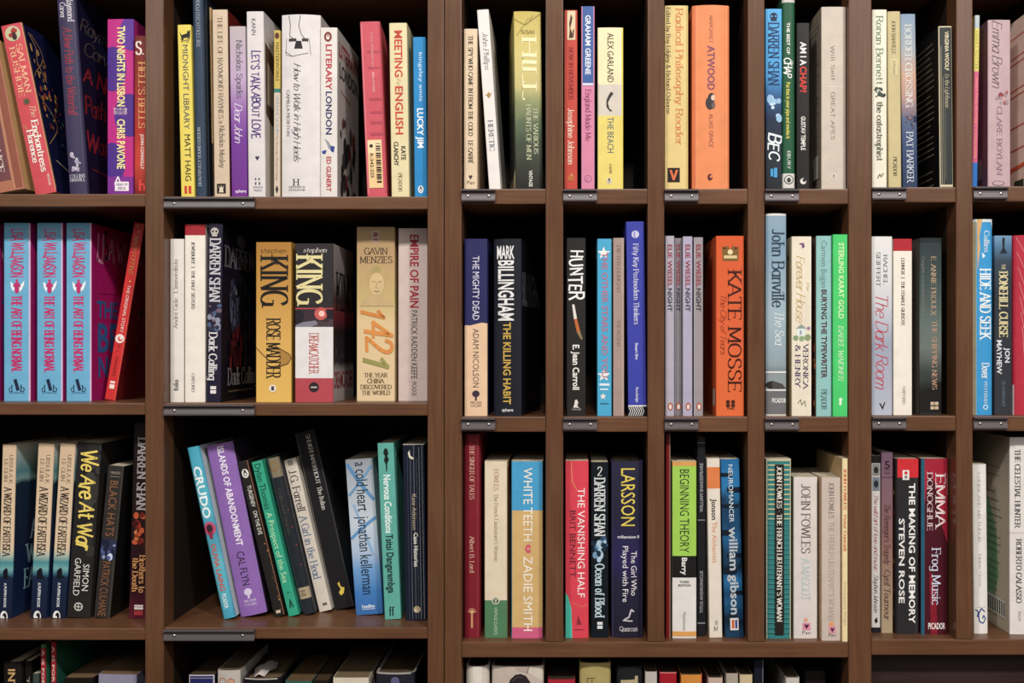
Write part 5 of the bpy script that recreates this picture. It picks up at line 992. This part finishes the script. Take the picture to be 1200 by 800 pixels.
# --- bottom row, left bay (only the tops of the books show)
D1 = (0, 0, 1.0, 985, 'books in the bottom left compartment')
bk(D1, 2, 25, 776, '#171414', [T('INTRODUCTION', 784, 900, .5, .36, 'B', '#c8a060')], 'black hardback with gold capitals, leftmost in the bottom compartment', s=40, hb=1, dep=.12)
bk(D1, 29, 37, 774, '#15120f', [T('THE THEORY', 793, 880, .5, .4, 'B', '#8a8478')], 'slim black book between the gold-lettered one and the red-green pair', s=46)
bk(D1, 38, 46, 789, '#3c4640', [], 'slim grey-green book touching the red and green pair', s=44)
bk(D1, 47.5, 53.5, 755, '#9c1c26', [R(755, 759, '#3c7a58'), T('A IS FOR SONNET AND LITERATURE', 761, 940, .5, .5, 'B', '#d8b8b0')], 'thin red spine with green covers, left one of a pair', s=36, right='#2a7050', left='#2a7050')
bk(D1, 59.5, 65.5, 752, '#9c1c26', [T('A IS FOR SONNET AND LITERATURE', 757, 936, .5, .5, 'B', '#d8b8b0')], 'thin red spine with green covers, right one of a pair', s=36, right='#1f5c48', left='#2a7050')
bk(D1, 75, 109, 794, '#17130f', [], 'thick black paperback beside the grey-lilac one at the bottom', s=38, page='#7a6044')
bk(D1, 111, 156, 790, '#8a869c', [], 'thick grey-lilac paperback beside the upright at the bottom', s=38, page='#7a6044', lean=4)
D2 = (0, 0, 1.0, 985, 'books in the bottom compartment of the second bay')
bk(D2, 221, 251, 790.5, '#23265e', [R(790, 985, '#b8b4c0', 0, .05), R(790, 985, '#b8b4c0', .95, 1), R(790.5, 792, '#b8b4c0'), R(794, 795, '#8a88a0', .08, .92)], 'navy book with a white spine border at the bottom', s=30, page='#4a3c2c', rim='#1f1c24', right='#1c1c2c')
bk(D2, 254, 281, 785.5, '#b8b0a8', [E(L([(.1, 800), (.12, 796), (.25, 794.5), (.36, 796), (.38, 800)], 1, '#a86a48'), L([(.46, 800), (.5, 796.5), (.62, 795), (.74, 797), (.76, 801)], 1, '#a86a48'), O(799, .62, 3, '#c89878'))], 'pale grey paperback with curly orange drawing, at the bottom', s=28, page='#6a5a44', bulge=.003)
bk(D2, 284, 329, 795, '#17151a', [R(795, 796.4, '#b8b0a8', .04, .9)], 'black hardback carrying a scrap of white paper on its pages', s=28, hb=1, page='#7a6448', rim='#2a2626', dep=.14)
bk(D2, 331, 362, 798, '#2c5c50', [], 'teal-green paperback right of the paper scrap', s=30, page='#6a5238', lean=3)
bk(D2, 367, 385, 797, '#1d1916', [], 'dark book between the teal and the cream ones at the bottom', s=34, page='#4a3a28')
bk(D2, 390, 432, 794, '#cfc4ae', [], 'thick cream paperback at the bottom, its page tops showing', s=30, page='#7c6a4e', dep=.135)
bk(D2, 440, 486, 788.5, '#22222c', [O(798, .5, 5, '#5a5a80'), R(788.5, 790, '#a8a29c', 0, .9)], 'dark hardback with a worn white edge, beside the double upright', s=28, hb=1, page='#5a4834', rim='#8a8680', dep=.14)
# --- bottom row, wide compartment on the right
D3 = (0, 0, 1.0, 1016, 'books in the bottom wide compartment')
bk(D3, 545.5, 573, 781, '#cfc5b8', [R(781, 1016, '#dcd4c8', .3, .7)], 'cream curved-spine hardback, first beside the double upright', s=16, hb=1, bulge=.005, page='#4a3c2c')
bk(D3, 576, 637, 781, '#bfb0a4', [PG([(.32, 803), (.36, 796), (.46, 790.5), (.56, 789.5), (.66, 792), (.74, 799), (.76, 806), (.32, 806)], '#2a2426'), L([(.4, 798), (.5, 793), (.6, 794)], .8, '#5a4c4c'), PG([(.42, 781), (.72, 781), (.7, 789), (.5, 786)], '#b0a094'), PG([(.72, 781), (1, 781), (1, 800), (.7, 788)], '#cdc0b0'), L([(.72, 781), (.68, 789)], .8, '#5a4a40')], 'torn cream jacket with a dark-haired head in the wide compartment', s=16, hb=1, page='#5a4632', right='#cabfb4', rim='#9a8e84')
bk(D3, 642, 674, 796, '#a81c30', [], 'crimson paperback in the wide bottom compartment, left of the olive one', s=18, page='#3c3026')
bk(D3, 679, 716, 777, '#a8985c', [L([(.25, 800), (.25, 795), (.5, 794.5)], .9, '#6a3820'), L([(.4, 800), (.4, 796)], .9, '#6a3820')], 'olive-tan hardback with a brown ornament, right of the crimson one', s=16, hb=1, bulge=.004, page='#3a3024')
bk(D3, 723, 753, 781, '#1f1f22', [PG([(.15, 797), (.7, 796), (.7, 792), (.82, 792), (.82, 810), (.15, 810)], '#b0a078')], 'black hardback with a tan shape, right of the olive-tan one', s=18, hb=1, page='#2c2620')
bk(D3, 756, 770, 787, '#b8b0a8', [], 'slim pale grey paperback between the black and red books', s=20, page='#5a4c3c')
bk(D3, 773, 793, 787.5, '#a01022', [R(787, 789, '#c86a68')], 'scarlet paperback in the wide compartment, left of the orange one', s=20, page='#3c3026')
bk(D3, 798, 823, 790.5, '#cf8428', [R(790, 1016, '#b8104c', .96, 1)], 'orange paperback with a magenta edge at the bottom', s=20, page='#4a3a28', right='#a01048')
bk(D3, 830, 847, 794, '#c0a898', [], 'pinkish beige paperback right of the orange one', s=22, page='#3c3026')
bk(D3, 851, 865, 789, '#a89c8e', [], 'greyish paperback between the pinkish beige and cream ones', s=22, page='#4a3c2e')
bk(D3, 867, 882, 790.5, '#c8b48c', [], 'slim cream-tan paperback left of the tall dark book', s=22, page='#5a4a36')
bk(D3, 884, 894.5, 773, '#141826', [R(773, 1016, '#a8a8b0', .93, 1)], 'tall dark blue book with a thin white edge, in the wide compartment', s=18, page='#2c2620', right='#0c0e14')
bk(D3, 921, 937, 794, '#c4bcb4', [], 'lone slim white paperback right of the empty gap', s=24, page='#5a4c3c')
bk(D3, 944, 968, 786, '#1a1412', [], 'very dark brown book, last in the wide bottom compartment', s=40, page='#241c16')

# a torn scrap of paper lying on the page tops of the black hardback
def paper_scrap():
    s0 = 40
    top = Z(795, 28) + .0004 - .003
    c = [(304, 0), (309, -1), (315, 1), (317, 14), (320, 34), (318, 52), (313, 62), (308, 60), (306, 46), (303, 34), (298, 24), (299, 14)]
    rng = random.Random(4)
    n = len(c)
    base = [(X(px, 60), (s0 + d) * U, top + .0006 + .004 * math.sin(i * 1.7) ** 2) for i, (px, d) in enumerate(c)]
    mid = (sum(p[0] for p in base) / n, sum(p[1] for p in base) / n, top + .008)
    ring = [((p[0] + mid[0]) / 2, (p[1] + mid[1]) / 2, (p[2] + mid[2]) / 2 + rng.uniform(0, .003)) for p in base]
    v = base + ring + [mid]
    f = [(i, (i + 1) % n, n + (i + 1) % n, n + i) for i in range(n)] + [(n + i, n + (i + 1) % n, 2 * n) for i in range(n)]
    o = mesh_obj('paper_scrap', v, f, [mat('#b8ada8', .8)], None, None, True)
    sd = o.modifiers.new('thickness', 'SOLIDIFY'); sd.thickness = .0003; sd.offset = 1
    o['label'] = 'crumpled white scrap of paper lying on the black hardback'
    o['category'] = 'paper'
paper_scrap()
